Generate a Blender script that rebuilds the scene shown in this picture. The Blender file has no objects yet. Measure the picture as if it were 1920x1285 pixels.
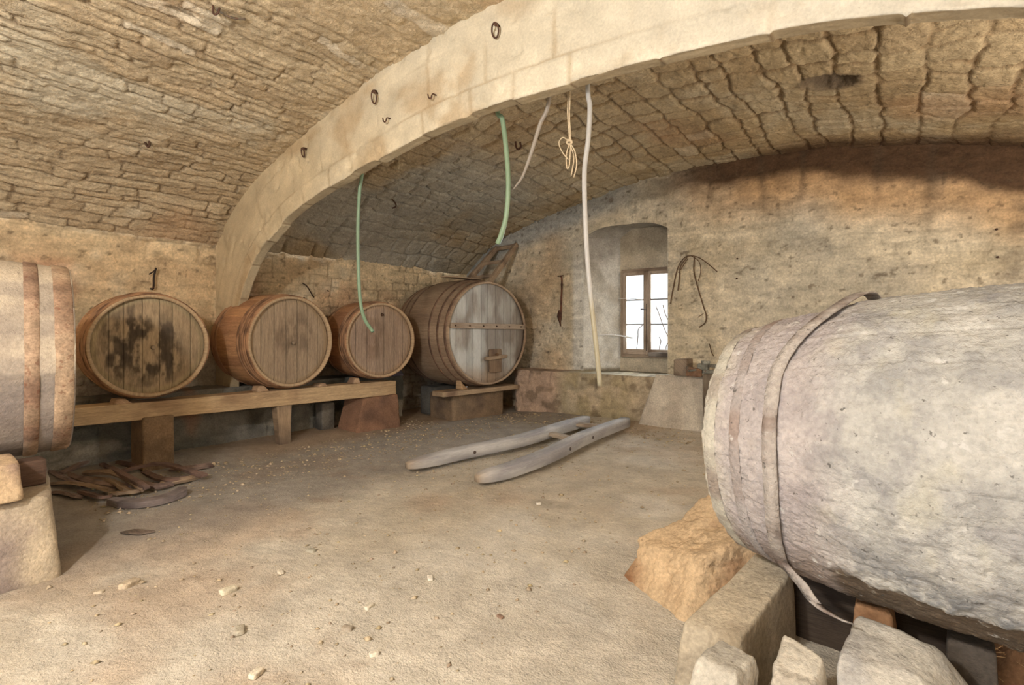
import bpy, math, random
import numpy as np
from mathutils import Vector

SC = bpy.context.scene
COL = SC.collection
# ------------------------------------------------------------------ camera
F_PX, CAM_H, HOR = 968.0, 1.4, 618.0
SN, CS = 0.602, 0.798
cam_data = bpy.data.cameras.new('camera')
cam_data.sensor_width = 36.0
cam_data.lens = F_PX / 1920 * 36
cam_data.shift_y = -(642.5 - HOR) / 1920
cam_data.clip_start = 0.02
cam = bpy.data.objects.new('camera', cam_data)
cam.location = (0, 0, CAM_H)
cam.rotation_euler = (math.pi / 2, 0, math.atan2(SN, CS))
COL.objects.link(cam)
SC.camera = cam
# ------------------------------------------------------------------ colour
SC.view_settings.view_transform = 'Standard'
SC.view_settings.look = 'None'
SC.view_settings.gamma = 1
SC.view_settings.use_curve_mapping = False
SC.view_settings.exposure = 0.10
# ------------------------------------------------------------------ world
W = bpy.data.worlds.new('sky'); SC.world = W; W.use_nodes = True
nt = W.node_tree; nt.nodes.clear()
wo = nt.nodes.new('ShaderNodeOutputWorld'); bg = nt.nodes.new('ShaderNodeBackground')
sky = nt.nodes.new('ShaderNodeTexSky'); sky.sky_type = 'HOSEK_WILKIE'; sky.turbidity = 6
sky.sun_direction = (0.5, -0.5, 0.7)
mx = nt.nodes.new('ShaderNodeMix'); mx.data_type = 'RGBA'
mx.inputs[0].default_value = 0.75
mx.inputs[7].default_value = (0.92, 0.96, 1.0, 1)
nt.links.new(sky.outputs[0], mx.inputs[6]); nt.links.new(mx.outputs[2], bg.inputs[0])
bg.inputs[1].default_value = 2.2
nt.links.new(bg.outputs[0], wo.inputs[0])


def lamp(name, kind, loc, energy, color, size=0.3, rot=None, size_y=None, spread=None):
    d = bpy.data.lights.new(name, kind); d.energy = energy; d.color = color
    if kind == 'AREA':
        d.size = size
        if size_y: d.shape = 'RECTANGLE'; d.size_y = size_y
        if spread: d.spread = spread
    else:
        d.shadow_soft_size = size
    o = bpy.data.objects.new(name, d); o.location = loc
    if rot: o.rotation_euler = rot
    COL.objects.link(o)
    return o

# photographer's lamp behind and above the camera, added soft and warm fill lamps,
# added cool fill outside the unseen doorway, daylight through the window
lamp('flash_lamp', 'POINT', (-1.35, -1.3, 2.7), 400, (1.0, 0.955, 0.88), 0.10)
lamp('soft_fill', 'POINT', (-0.8, -2.4, 2.9), 110, (1.0, 0.97, 0.93), 0.4)
lamp('warm_fill', 'POINT', (1.7, 4.3, 2.0), 165, (1.0, 0.92, 0.80), 0.35)
lamp('doorway_fill', 'AREA', (-0.6, -3.75, 1.5), 130, (0.90, 0.96, 1.0), 2.4, (math.pi / 2, 0, 0), 2.6)
lamp('window_daylight', 'AREA', (-3.3, 8.9, 1.9), 170, (0.85, 0.93, 1.0), 1.2, (-math.pi / 2, 0, 0), 1.6)
# ------------------------------------------------------------------ numpy noise


def _h(ix, iy, iz, seed):
    n = (ix.astype(np.int64) * 374761393 + iy.astype(np.int64) * 668265263 + iz.astype(np.int64) * 2147483647 + seed * 974634777) & 0xffffffff
    n = ((n ^ (n >> 13)) * 1274126177) & 0xffffffff
    n = ((n ^ (n >> 16)) * 2246822519) & 0xffffffff
    n = n ^ (n >> 15)
    return (n & 0xffffff) / float(0xffffff)


def vn(x, y, z=None, seed=0):
    x = np.asarray(x, float); y = np.asarray(y, float)
    if z is None:
        ix, iy = np.floor(x), np.floor(y); fx, fy = x - ix, y - iy
        fx = fx * fx * (3 - 2 * fx); fy = fy * fy * (3 - 2 * fy)
        z0 = np.zeros_like(ix)
        a = _h(ix, iy, z0, seed); b = _h(ix + 1, iy, z0, seed); c = _h(ix, iy + 1, z0, seed); d = _h(ix + 1, iy + 1, z0, seed)
        return (a * (1 - fx) + b * fx) * (1 - fy) + (c * (1 - fx) + d * fx) * fy
    z = np.asarray(z, float)
    ix, iy, iz = np.floor(x), np.floor(y), np.floor(z); fx, fy, fz = x - ix, y - iy, z - iz
    fx = fx * fx * (3 - 2 * fx); fy = fy * fy * (3 - 2 * fy); fz = fz * fz * (3 - 2 * fz)
    r = 0
    for dz in (0, 1):
        a = _h(ix, iy, iz + dz, seed); b = _h(ix + 1, iy, iz + dz, seed); c = _h(ix, iy + 1, iz + dz, seed); d = _h(ix + 1, iy + 1, iz + dz, seed)
        v = (a * (1 - fx) + b * fx) * (1 - fy) + (c * (1 - fx) + d * fx) * fy
        r = r + v * (fz if dz else 1 - fz)
    return r


def fbm(x, y, z=None, octv=4, seed=0, gain=0.5):
    s = 0; a = 1.0; t = 0; f = 1.0
    for k in range(octv):
        s = s + a * (vn(x * f, y * f, None if z is None else z * f, seed + k * 17) - 0.5)
        t += a; a *= gain; f *= 2.03
    return s / t * 2          # about -1..1


def sst(a, b, x):
    t = np.clip((x - a) / (b - a), 0, 1)
    return t * t * (3 - 2 * t)


CHROMA = 0.74      # greys every surface a little, against the warm light


def lin(c):
    c = np.asarray(c, float) / 255.0
    c = np.where(c <= 0.04045, c / 12.92, ((c + 0.055) / 1.055) ** 2.4)
    return CHROMA * c + (1 - CHROMA) * (c @ np.array([.2126, .7152, .0722]))


def mixc(c0, c1, m):
    m = np.asarray(m)[..., None]
    return c0 * (1 - m) + c1 * m

# ------------------------------------------------------------------ materials


def material(name, rough=0.9, grain=(9.0, 0.25), fine=(70.0, 0.25), bump=((14.0, 0.5, 0.02), (90.0, 0.5, 0.004)),
             stretch=None, metallic=0.0, spots=None, spec=0.25):
    """albedo comes from the colour attribute of the mesh, broken up by two noises; relief from bumps"""
    m = bpy.data.materials.new(name); m.use_nodes = True
    t = m.node_tree; n = t.nodes; l = t.links
    b = n['Principled BSDF']; b.inputs['Roughness'].default_value = rough; b.inputs['Metallic'].default_value = metallic
    b.inputs['Specular IOR Level'].default_value = spec
    at = n.new('ShaderNodeAttribute'); at.attribute_name = 'col'
    tc = n.new('ShaderNodeTexCoord'); vec = tc.outputs['Object']
    if stretch:
        mp = n.new('ShaderNodeMapping'); mp.inputs['Scale'].default_value = stretch
        l.new(tc.outputs['UV'], mp.inputs[0]); vec = mp.outputs[0]

    def noise(sc, det=4, rg=0.6):
        x = n.new('ShaderNodeTexNoise'); x.inputs['Scale'].default_value = sc; x.inputs['Detail'].default_value = det
        x.inputs['Roughness'].default_value = rg
        l.new(vec, x.inputs['Vector']); return x.outputs['Fac']
    cur = at.outputs['Color']
    for sc, amp in (grain, fine):
        mr = n.new('ShaderNodeMapRange'); l.new(noise(sc), mr.inputs[0])
        mr.inputs[1].default_value = 0.3; mr.inputs[2].default_value = 0.7
        mr.inputs[3].default_value = 1 - amp; mr.inputs[4].default_value = 1 + amp
        v = n.new('ShaderNodeVectorMath'); v.operation = 'SCALE'; l.new(cur, v.inputs[0]); l.new(mr.outputs[0], v.inputs['Scale'])
        cur = v.outputs[0]
    if spots:                      # (scale, threshold, colour, strength) small pits or flecks of another colour
        for sc, th, c, st in spots:
            mr = n.new('ShaderNodeMapRange'); l.new(noise(sc, 3), mr.inputs[0])
            mr.inputs[1].default_value = th; mr.inputs[2].default_value = th + 0.06
            mr.inputs[3].default_value = 0; mr.inputs[4].default_value = st
            mm = n.new('ShaderNodeMix'); mm.data_type = 'RGBA'
            l.new(mr.outputs[0], mm.inputs[0]); l.new(cur, mm.inputs[6]); mm.inputs[7].default_value = (*lin(c), 1)
            cur = mm.outputs[2]
    l.new(cur, b.inputs['Base Color'])
    prev = None
    for sc, st, dist in bump:
        bp = n.new('ShaderNodeBump'); bp.inputs['Strength'].default_value = st; bp.inputs['Distance'].default_value = dist
        l.new(noise(sc, 5), bp.inputs['Height'])
        if prev: l.new(prev, bp.inputs['Normal'])
        prev = bp.outputs[0]
    l.new(prev, b.inputs['Normal'])
    return m


M = dict(
    vault=material('rough_vault_stone', 0.95, (5, 0.16), (45, 0.22), ((22, 0.9, 0.02), (95, 0.8, 0.007)), spots=((38, 0.69, (92, 66, 36), 0.6),)),
    arch=material('dressed_limestone', 0.93, (4, 0.12), (60, 0.10), ((18, 0.6, 0.01), (120, 0.6, 0.003)), spots=((45, 0.70, (120, 95, 60), 0.5),)),
    plaster=material('worn_wall_stone', 0.95, (6, 0.17), (42, 0.20), ((16, 0.8, 0.02), (80, 0.8, 0.006)), spots=((30, 0.70, (88, 68, 44), 0.55),)),
    dirt=material('dusty_earth', 0.97, (5, 0.12), (60, 0.15), ((20, 0.8, 0.02), (110, 1.0, 0.009)), spots=((55, 0.70, (225, 212, 190), 0.5),)),
    stone=material('block_stone', 0.95, (7, 0.18), (60, 0.20), ((18, 0.8, 0.015), (90, 0.8, 0.005)), spots=((40, 0.69, (80, 62, 44), 0.5),)),
    wood=material('old_wood', 0.85, (1.0, 0.22), (5.0, 0.22), ((3.5, 0.8, 0.006), (9, 0.5, 0.003)), stretch=(4, 45, 1)),
    smooth_wood=material('dusty_wood', 0.88, (1.0, 0.12), (5.0, 0.14), ((3.5, 0.5, 0.004), (9, 0.4, 0.002)), stretch=(4, 45, 1)),
    crust=material('mouldy_wood', 0.93, (7, 0.10), (55, 0.16), ((14, 0.7, 0.02), (75, 1.0, 0.008)), spots=((18, 0.66, (196, 194, 190), 0.7), (38, 0.66, (74, 70, 66), 0.75))),
    iron=material('rusty_iron', 0.8, (12, 0.3), (70, 0.3), ((40, 0.6, 0.004), (150, 0.5, 0.002)), metallic=0.1, spots=((30, 0.60, (120, 62, 28), 0.5),)),
    dusty=material('dusty_barrel_wood', 0.9, (7, 0.12), (55, 0.16), ((14, 0.6, 0.012), (80, 0.9, 0.006)), spots=((30, 0.70, (110, 90, 76), 0.5),)),
    hose=material('rubber_hose', 0.45, (8, 0.06), (60, 0.05), ((60, 0.2, 0.001), (150, 0.2, 0.001)), spec=0.5),
    rope=material('hemp_rope', 0.95, (20, 0.15), (90, 0.2), ((120, 0.8, 0.004), (250, 0.5, 0.002))),
)
gm = bpy.data.materials.new('window_glass'); gm.use_nodes = True
gt = gm.node_tree; gt.nodes.clear()
_o = gt.nodes.new('ShaderNodeOutputMaterial'); _m = gt.nodes.new('ShaderNodeMixShader'); _t = gt.nodes.new('ShaderNodeBsdfTransparent'); _g = gt.nodes.new('ShaderNodeBsdfGlossy')
_g.inputs['Roughness'].default_value = 0.05; _t.inputs[0].default_value = (.95, .97, .97, 1); _m.inputs[0].default_value = 0.06
gt.links.new(_t.outputs[0], _m.inputs[1]); gt.links.new(_g.outputs[0], _m.inputs[2]); gt.links.new(_m.outputs[0], _o.inputs[0])
M['glass'] = gm

# ------------------------------------------------------------------ mesh building


def make(name, V, Fq, col, mat, root=None, uv=None, smooth=True, base=None):
    """link one mesh object; V in world coordinates, col = per-vertex or single linear rgb"""
    V = np.asarray(V, float).reshape(-1, 3)
    if root is not None: org = np.array(root.location)
    else:
        org = np.array(base) if base is not None else np.array([V[:, 0].mean(), V[:, 1].mean(), V[:, 2].min()])
    me = bpy.data.meshes.new(name)
    if isinstance(Fq, np.ndarray):
        k = Fq.shape[1]
        me.vertices.add(len(V)); me.vertices.foreach_set('co', (V - org).ravel())
        me.loops.add(Fq.size); me.loops.foreach_set('vertex_index', Fq.ravel().astype(np.int32))
        me.polygons.add(len(Fq)); me.polygons.foreach_set('loop_start', np.arange(0, Fq.size, k, dtype=np.int32))
        me.update(calc_edges=True)
    else:
        me.from_pydata((V - org).tolist(), [], Fq)
    me.validate()
    if smooth: me.polygons.foreach_set('use_smooth', np.ones(len(me.polygons), bool))
    a = me.color_attributes.new('col', 'FLOAT_COLOR', 'POINT')
    c = np.ones((len(V), 4)); c[:, :3] = np.asarray(col).reshape(-1, 3)
    a.data.foreach_set('color', c.ravel())
    if uv is not None:
        ul = me.uv_layers.new(name='UVMap')
        li = np.empty(len(me.loops), np.int32); me.loops.foreach_get('vertex_index', li)
        ul.data.foreach_set('uv', np.asarray(uv).reshape(-1, 2)[li].ravel())
    me.materials.append(M[mat] if isinstance(mat, str) else mat)
    o = bpy.data.objects.new(name, me); COL.objects.link(o)
    if root is not None: o.parent = root
    else: o.location = org
    return o


def part_of(name, V, Fq, col, mat, parent, rootloc, **kw):
    """a sub-part: parent is a mesh whose own origin sits at rootloc"""
    o = make(name, V, Fq, col, mat, None, base=rootloc, **kw)
    o.location = (0, 0, 0); o.parent = parent
    return o


def tag(o, label=None, cat=None, group=None, kind=None):
    if label: o['label'] = label
    if cat: o['category'] = cat
    if group: o['group'] = group
    if kind: o['kind'] = kind
    return o


def thing(name, loc, label, cat, group=None, kind=None):
    o = bpy.data.objects.new(name, None); o.empty_display_size = 0.1; o.location = loc
    COL.objects.link(o); return tag(o, label, cat, group, kind)


def gquads(nu, nv, flip=False, wrap_u=False, off=0):
    iu = np.arange(nu if wrap_u else nu - 1); iv = np.arange(nv - 1)
    I, J = np.meshgrid(iu, iv, indexing='ij'); I2 = (I + 1) % nu
    q = np.stack([I * nv + J, I2 * nv + J, I2 * nv + J + 1, I * nv + J + 1], -1).reshape(-1, 4) + off
    return q[:, ::-1].copy() if flip else q


class MB:
    """collects pieces of one part"""
    def __init__(s): s.V = []; s.F = []; s.C = []; s.U = []; s.n = 0
    def add(s, V, F, C, U=None):
        V = np.asarray(V, float).reshape(-1, 3); s.V.append(V)
        s.F += [tuple(int(i) + s.n for i in f) for f in F]
        c = np.empty((len(V), 3)); c[:] = np.asarray(C).reshape(-1, 3); s.C.append(c)
        s.U.append(np.asarray(U, float).reshape(-1, 2) if U is not None else V[:, :2]); s.n += len(V)
        return s
    def build(s, name, mat, root=None, parent=None, rootloc=None, smooth=True):
        V, C, U = np.vstack(s.V), np.vstack(s.C), np.vstack(s.U)
        if parent is not None: return part_of(name, V, s.F, C, mat, parent, rootloc, uv=U, smooth=smooth)
        return make(name, V, s.F, C, mat, root, uv=U, smooth=smooth)


def catmull(P, n=8):
    P = np.asarray(P, float); Q = np.vstack([2 * P[0] - P[1], P, 2 * P[-1] - P[-2]]); out = []
    for i in range(1, len(Q) - 2):
        p0, p1, p2, p3 = Q[i - 1:i + 3]
        for k in range(n):
            t = k / n
            out.append(0.5 * (2 * p1 + (p2 - p0) * t + (2 * p0 - 5 * p1 + 4 * p2 - p3) * t * t + (3 * p1 - p0 - 3 * p2 + p3) * t ** 3))
    out.append(P[-1]); return np.array(out)


def tube(P, r, ns=10, cap=True, smooth_n=0):
    """round tube through P; r number or one per given point"""
    P = np.asarray(P, float); r = np.full(len(P), r) if np.isscalar(r) else np.asarray(r, float)
    if smooth_n:
        r = np.interp(np.linspace(0, 1, (len(P) - 1) * smooth_n + 1), np.linspace(0, 1, len(P)), r); P = catmull(P, smooth_n)
    T = np.gradient(P, axis=0); T /= np.linalg.norm(T, axis=1)[:, None] + 1e-9
    up = np.array([0.0, 0, 1]) if abs(T[0][2]) < 0.9 else np.array([1.0, 0, 0])
    A = []
    a = np.cross(T[0], up); a /= np.linalg.norm(a)
    for t in T:
        a = a - t * a.dot(t); a /= np.linalg.norm(a); A.append(a)
    A = np.array(A); B = np.cross(T, A)
    th = np.linspace(0, 2 * np.pi, ns, endpoint=False)
    V = P[:, None] + r[:, None, None] * (np.cos(th)[None, :, None] * A[:, None] + np.sin(th)[None, :, None] * B[:, None])
    n = len(P); F = []
    for i in range(n - 1):
        for j in range(ns):
            F.append((i * ns + j, i * ns + (j + 1) % ns, (i + 1) * ns + (j + 1) % ns, (i + 1) * ns + j))
    if cap: F.append(tuple(range(ns))[::-1]); F.append(tuple((n - 1) * ns + j for j in range(ns)))
    s = np.concatenate([[0], np.cumsum(np.linalg.norm(np.diff(P, axis=0), axis=1))])
    U = np.stack([np.repeat(s, ns), np.tile(th * r.mean(), n)], -1)
    return V.reshape(-1, 3), F, U


def strap(P, W, T, w, t, smooth_n=0):
    """flat band through P: W width direction, T thickness direction"""
    P = np.asarray(P, float)
    if smooth_n: P = catmull(P, smooth_n)
    n = len(P); W = np.broadcast_to(np.asarray(W, float), P.shape); T = np.broadcast_to(np.asarray(T, float), P.shape)
    w = np.broadcast_to(w, (n,)); t = np.broadcast_to(t, (n,))
    q = [(-.5, -.5), (.5, -.5), (.5, .5), (-.5, .5)]
    V = np.stack([P + W * (a * w)[:, None] + T * (b * t)[:, None] for a, b in q], 1).reshape(-1, 3)
    F = []
    for i in range(n - 1):
        for j in range(4): F.append((i * 4 + j, i * 4 + (j + 1) % 4, i * 4 + 4 + (j + 1) % 4, i * 4 + 4 + j))
    F += [(3, 2, 1, 0), tuple((n - 1) * 4 + j for j in range(4))]
    s = np.concatenate([[0], np.cumsum(np.linalg.norm(np.diff(P, axis=0), axis=1))])
    U = np.stack([np.repeat(s, 4), np.tile([0, .03, .06, .09], n)], -1)
    return V, F, U


def hexa(c8, n=10, rnd=0.12, amp=0.01, seed=0, freq=5.0, jag=0.0):
    """rough block: 8 corners (bottom 4 counter-clockwise, top 4), rounded edges, noisy faces.  returns V, F, U"""
    c8 = np.asarray(c8, float)
    t = np.linspace(-1, 1, n + 1); idx = {}; V = []; F = []
    def vid(p):
        k = tuple(np.round(p, 6))
        if k not in idx: idx[k] = len(V); V.append(p)
        return idx[k]
    for ax in range(3):
        for sg in (-1, 1):
            for i in range(n):
                for j in range(n):
                    q = []
                    for a, b in ((i, j), (i + 1, j), (i + 1, j + 1), (i, j + 1)):
                        p = [0, 0, 0]; p[ax] = sg; p[(ax + 1) % 3] = t[a]; p[(ax + 2) % 3] = t[b]; q.append(vid(p))
                    F.append(tuple(q) if sg > 0 else tuple(q[::-1]))
    C = np.array(V, float)
    e = np.abs(C); ln = np.linalg.norm(np.maximum(e - (1 - rnd), 0), axis=1) / rnd     # rounded-box pull
    inner = np.minimum(e, 1 - rnd); d = np.maximum(e - inner, 0); L = np.linalg.norm(d, axis=1)
    sc = np.where(L > rnd, rnd / np.maximum(L, 1e-9), 1.0)
    C = np.sign(C) * (inner + d * sc[:, None])
    u, v, w = [(C[:, k] + 1) / 2 for k in range(3)]
    ww = [(1 - u) * (1 - v), u * (1 - v), u * v, (1 - u) * v]
    P = sum(ww[k][:, None] * (c8[k] * (1 - w)[:, None] + c8[k + 4] * w[:, None]) for k in range(4))
    cen = P.mean(0); N = C / np.linalg.norm(C, axis=1)[:, None]
    D = P - cen; D /= np.linalg.norm(D, axis=1)[:, None] + 1e-9
    h = fbm(P[:, 0] * freq, P[:, 1] * freq, P[:, 2] * freq, 5, seed, 0.55) * amp
    if jag: h = h + (np.abs(fbm(P[:, 0] * freq * .6, P[:, 1] * freq * .6, P[:, 2] * freq * .6, 3, seed + 5)) - .3) * jag
    P = P + D * h[:, None]
    size = c8.max(0) - c8.min(0); a = int(np.argmax(size)); b = (a + 1) % 3
    o3 = (a + 2) % 3
    U = np.stack([P[:, a], P[:, b] + P[:, o3]], -1)
    return P, F, U


def boxc(x0, x1, y0, y1, z0, z1):
    return np.array([(x0, y0, z0), (x1, y0, z0), (x1, y1, z0), (x0, y1, z0), (x0, y0, z1), (x1, y0, z1), (x1, y1, z1), (x0, y1, z1)], float)


def orbox(c, ax, hx, hy, z0, z1):
    """oriented box corners: centre (x,y), unit axis ax in plan, half sizes"""
    ax = np.array([ax[0], ax[1]]); ay = np.array([-ax[1], ax[0]]); o = []
    for z in (z0, z1):
        for a, b in ((-1, -1), (1, -1), (1, 1), (-1, 1)):
            p = np.array(c[:2]) + ax * hx * a + ay * hy * b; o.append((p[0], p[1], z))
    return np.array(o)


def bar(p0, p1, w, h, up=(0, 0, 1), n=8, rnd=.1, amp=.003, seed=0, freq=9):
    """squared timber between two points"""
    p0, p1 = np.array(p0, float), np.array(p1, float); d = p1 - p0; d /= np.linalg.norm(d)
    s = np.cross(d, np.array(up, float)); s /= np.linalg.norm(s); u = np.cross(s, d)
    c = [p0 + s * w / 2 - u * h / 2, p1 + s * w / 2 - u * h / 2, p1 - s * w / 2 - u * h / 2, p0 - s * w / 2 - u * h / 2]
    c += [q + u * h for q in c]
    V, F, U = hexa(c, n, rnd, amp, seed, freq)
    r = V - p0
    return V, F, np.stack([r @ d, r @ s + r @ u], -1)


def stained(V, base, other, sc=3.0, seed=0, lo=-.1, hi=.5, amt=1.0):
    m = sst(lo, hi, fbm(V[:, 0] * sc, V[:, 1] * sc, V[:, 2] * sc, 4, seed)) * amt
    return mixc(lin(base), lin(other), m)


def ray(px, py):
    x = (px - 960) / F_PX; z = -(py - HOR) / F_PX
    return np.array([CS * x - SN, SN * x + CS, z])


def atY(px, py, Y): r = ray(px, py); t = Y / r[1]; return np.array([r[0] * t, Y, CAM_H + r[2] * t])
def atX(px, py, X): r = ray(px, py); t = X / r[0]; return np.array([X, r[1] * t, CAM_H + r[2] * t])
def atZ(px, py, Z=0.0): r = ray(px, py); t = (Z - CAM_H) / r[2]; return np.array([r[0] * t, r[1] * t, Z])

# ------------------------------------------------------------------ the room shell
XL, XR, YW, YB, YA = -6.9, 2.4, 7.65, -3.5, 2.95
_vx = [-7.2, -6.9, -6.54, -6.1, -5.65, -5.0, -4.18, -3.5, -2.86, -2.2, -1.5, -1.0, -.48, .29, 1.04, 1.65, 2.1, 2.4, 2.7]
_vz = [2.1, 2.48, 2.80, 3.05, 3.22, 3.40, 3.58, 3.70, 3.765, 3.78, 3.76, 3.72, 3.64, 3.50, 3.32, 3.08, 2.80, 2.48, 2.1]
_pv = catmull(np.stack([_vx, _vz], -1), 14)


def zv(x): return np.interp(x, _pv[:, 0], _pv[:, 1])


_sx = np.linspace(XL, XR, 1500); _sz = zv(_sx)
_ss = np.concatenate([[0], np.cumsum(np.hypot(np.diff(_sx), np.diff(_sz)))])


def courses(s, y, seed, rh, lr, warp=.02, wf=2.5):
    """irregular courses running along y; returns distance to joint and three random numbers per block"""
    rng = np.random.default_rng(seed)
    s = s + warp * fbm(s * wf, y * wf, None, 3, seed) ; y = y + warp * 1.6 * fbm(s * wf + 9, y * wf, None, 3, seed + 3)
    lo, hi = s.min() - 1, s.max() + 1
    b = lo + np.cumsum(rng.uniform(rh[0], rh[1], int((hi - lo) / rh[0]) + 2))
    k = np.searchsorted(b, s.ravel()); k = np.clip(k, 1, len(b) - 1)
    sf, yf = s.ravel(), y.ravel()
    ds = np.minimum(sf - b[k - 1], b[k] - sf); d = np.empty_like(sf); R = np.empty((3, sf.size))
    order = np.argsort(k, kind='stable'); ks = k[order]
    cuts = np.flatnonzero(np.diff(ks)) + 1
    for ch in np.split(order, cuts):
        yb = yf.min() - 1 + rng.uniform(-.3, 0) + np.cumsum(rng.uniform(lr[0], lr[1], int((np.ptp(yf) + 3) / lr[0]) + 2))
        j = np.clip(np.searchsorted(yb, yf[ch]), 1, len(yb) - 1)
        dy = np.minimum(yf[ch] - yb[j - 1], yb[j] - yf[ch]) * .75
        rr = .25 * rh[0]; a = ds[ch]; q = np.minimum(a, dy)
        corner = (a < rr) & (dy < rr)
        q = np.where(corner, rr - np.hypot(rr - a, rr - dy), q)
        d[ch] = q
        for c in range(3): R[c, ch] = rng.random(len(yb))[j]
    return d.reshape(s.shape), R.reshape((3,) + s.shape)


def vault(name, y0, y1, seed, near):
    st = .0155
    s = np.linspace(0, _ss[-1], int(_ss[-1] / st)); y = np.linspace(y0, y1, int((y1 - y0) / st))
    X = np.interp(s, _ss, _sx); Z = np.interp(s, _ss, _sz)
    tx, tz = np.gradient(X), np.gradient(Z); l = np.hypot(tx, tz); nx, nz = tz / l, -tx / l
    S, Y = np.meshgrid(s, y, indexing='ij')
    if near:
        d, R = courses(S, Y, seed, (.07, .15), (.22, .8), .06)
        keep = sst(-.35, .25, fbm(S * .9, Y * .9, None, 3, 71)) * .75 + .25 * sst(.0, .3, fbm(S * 4, Y * 2, None, 2, 5))
        keep = np.clip(keep * sst(4.6, 2.2, S) * 1.0 + sst(1.6, .3, S) * .5 + .15, 0, 1)
        jd, jw = .018, .008
        c0, c1, c2 = lin((206, 184, 144)), lin((192, 166, 124)), lin((214, 202, 172))
        jc = lin((124, 96, 60))
    else:
        d, R = courses(S, Y, seed, (.20, .34), (.20, .46), .085, 2.2)
        keep = .55 + .45 * sst(-.3, .2, fbm(S * 1.3, Y * 1.3, None, 3, 71))
        jd, jw = .030, .013
        c0, c1, c2 = lin((186, 164, 122)), lin((170, 144, 100)), lin((196, 182, 150))
        jc = lin((128, 98, 58))
    j = 1 - sst(jw * .25, jw * (1.6 if near else 1.8), d + .006 * fbm(S * 20, Y * 20, None, 2, 8))
    gap = j * keep
    off = (R[0] - .5) * (.018 if near else .022) * sst(0, .03, d)
    tilt = (R[1] - .5) * .05 * d
    h = off + tilt - jd * gap + (.014 if near else .007) * fbm(S * 7, Y * 5, None, 3, 2) + .013 * fbm(S * 26, Y * 15, None, 3, 3, .65)
    h += .05 * fbm(S * .7, Y * .7, None, 2, 21)
    # a hole left by a fallen stone and a long crack
    if near:
        P0 = hit_vault(345, 24); q = np.hypot((Y - P0[1]) / .11, (np.interp(S, _ss, _sx) - P0[0]) / .035)
        h -= .11 * (1 - sst(.7, 1.1, q + .3 * fbm(S * 9, Y * 9, None, 2, 4)))
    else:
        P0 = hit_vault(1555, 152); q = np.hypot((Y - P0[1]) / .15, (np.interp(S, _ss, _sx) - P0[0]) / .21)
        h -= .12 * (1 - sst(.75, 1.1, q + .25 * fbm(S * 9, Y * 9, None, 2, 4)))
    P = np.stack([X[:, None] + nx[:, None] * h, Y, Z[:, None] + nz[:, None] * h], -1)
    col = mixc(c0, c1, R[2] * .9)
    col = mixc(col, c2, sst(.1, .5, fbm(S * 1.5, Y * 1.2, None, 4, 31)) * .8)
    col = mixc(col, lin((228, 218, 196)), sst(.93, .98, R[1]) * (.5 if near else .3) * (1 - j))
    col = mixc(col, jc, gap * .75)
    col = mixc(col, lin((178, 132, 84)), sst(.15, .6, fbm(S * .8 + 3, Y * .8, None, 3, 44)) * .45)
    if not near:      # painted shade: pale grey on the left flank, brown at the window wall
        grey_shade = sst(3.6, 2.2, S) * sst(3.2, 4.0, Y) * sst(7.6, 6.6, Y) * sst(-.5, .1, fbm(S * 1.2, Y * 1.2, None, 3, 52))
        col = mixc(col, lin((166, 164, 152)), grey_shade * .8)
        col = mixc(col, lin((112, 94, 72)), 1 - sst(.9, 1.5, q))  # recess shade painted into the hole
        brown_shade = sst(7.0, 7.6, Y + .25 * fbm(S * 2, Y * 2, None, 3, 9)) * sst(5.2, 6.2, S)
        col = mixc(col, lin((92, 60, 34)), brown_shade * .85)
    o = make(name, P, gquads(len(s), len(y), True), col, 'vault', uv=np.stack([S, Y], -1), base=(0, 0, 0))
    return tag(o, kind='structure')


def hit_vault(px, py):
    r = ray(px, py); t = np.linspace(.5, 14, 4000); x, z = r[0] * t, CAM_H + r[2] * t
    k = np.argmax(z > zv(x)); return r * t[k] + np.array([0, 0, CAM_H])


vault('ceiling', YB - .1, YA + .06, 11, True)
vault('ceiling.001', YA + .03, YW + .1, 23, False)


def wall_patch(Pf, nu, nv, colf, hf, N, flip):
    """Pf(u,v)->(along,z) arrays ; returns V,F,C,U"""
    u, v = np.meshgrid(np.linspace(0, 1, nu), np.linspace(0, 1, nv), indexing='ij')
    a, z = Pf(u, v); h = hf(a, z); c = colf(a, z)
    return a, z, h, c


def build_wall(name, patches, axis, pos, nsign, hf, colf, mat='plaster', st=.016):
    mb_V, mb_F, mb_C, mb_U, n = [], [], [], [], 0
    for Pf, la, lz in patches:
        nu, nv = max(2, int(la / st)), max(2, int(lz / st))
        u, v = np.meshgrid(np.linspace(0, 1, nu), np.linspace(0, 1, nv), indexing='ij')
        a, z = Pf(u, v); h = hf(a, z) * nsign
        P = np.stack([a, pos + h, z], -1) if axis == 'Y' else np.stack([pos + h, a, z], -1)
        flip = (nsign > 0) if axis == 'Y' else (nsign < 0)
        mb_V.append(P.reshape(-1, 3)); mb_C.append(colf(a, z).reshape(-1, 3)); mb_U.append(np.stack([a, z], -1).reshape(-1, 2))
        mb_F.append(gquads(nu, nv, flip, off=n)); n += nu * nv
    o = make(name, np.vstack(mb_V), np.vstack(mb_F), np.vstack(mb_C), mat, uv=np.vstack(mb_U), base=(0, 0, 0))
    return tag(o, kind='structure')


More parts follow.
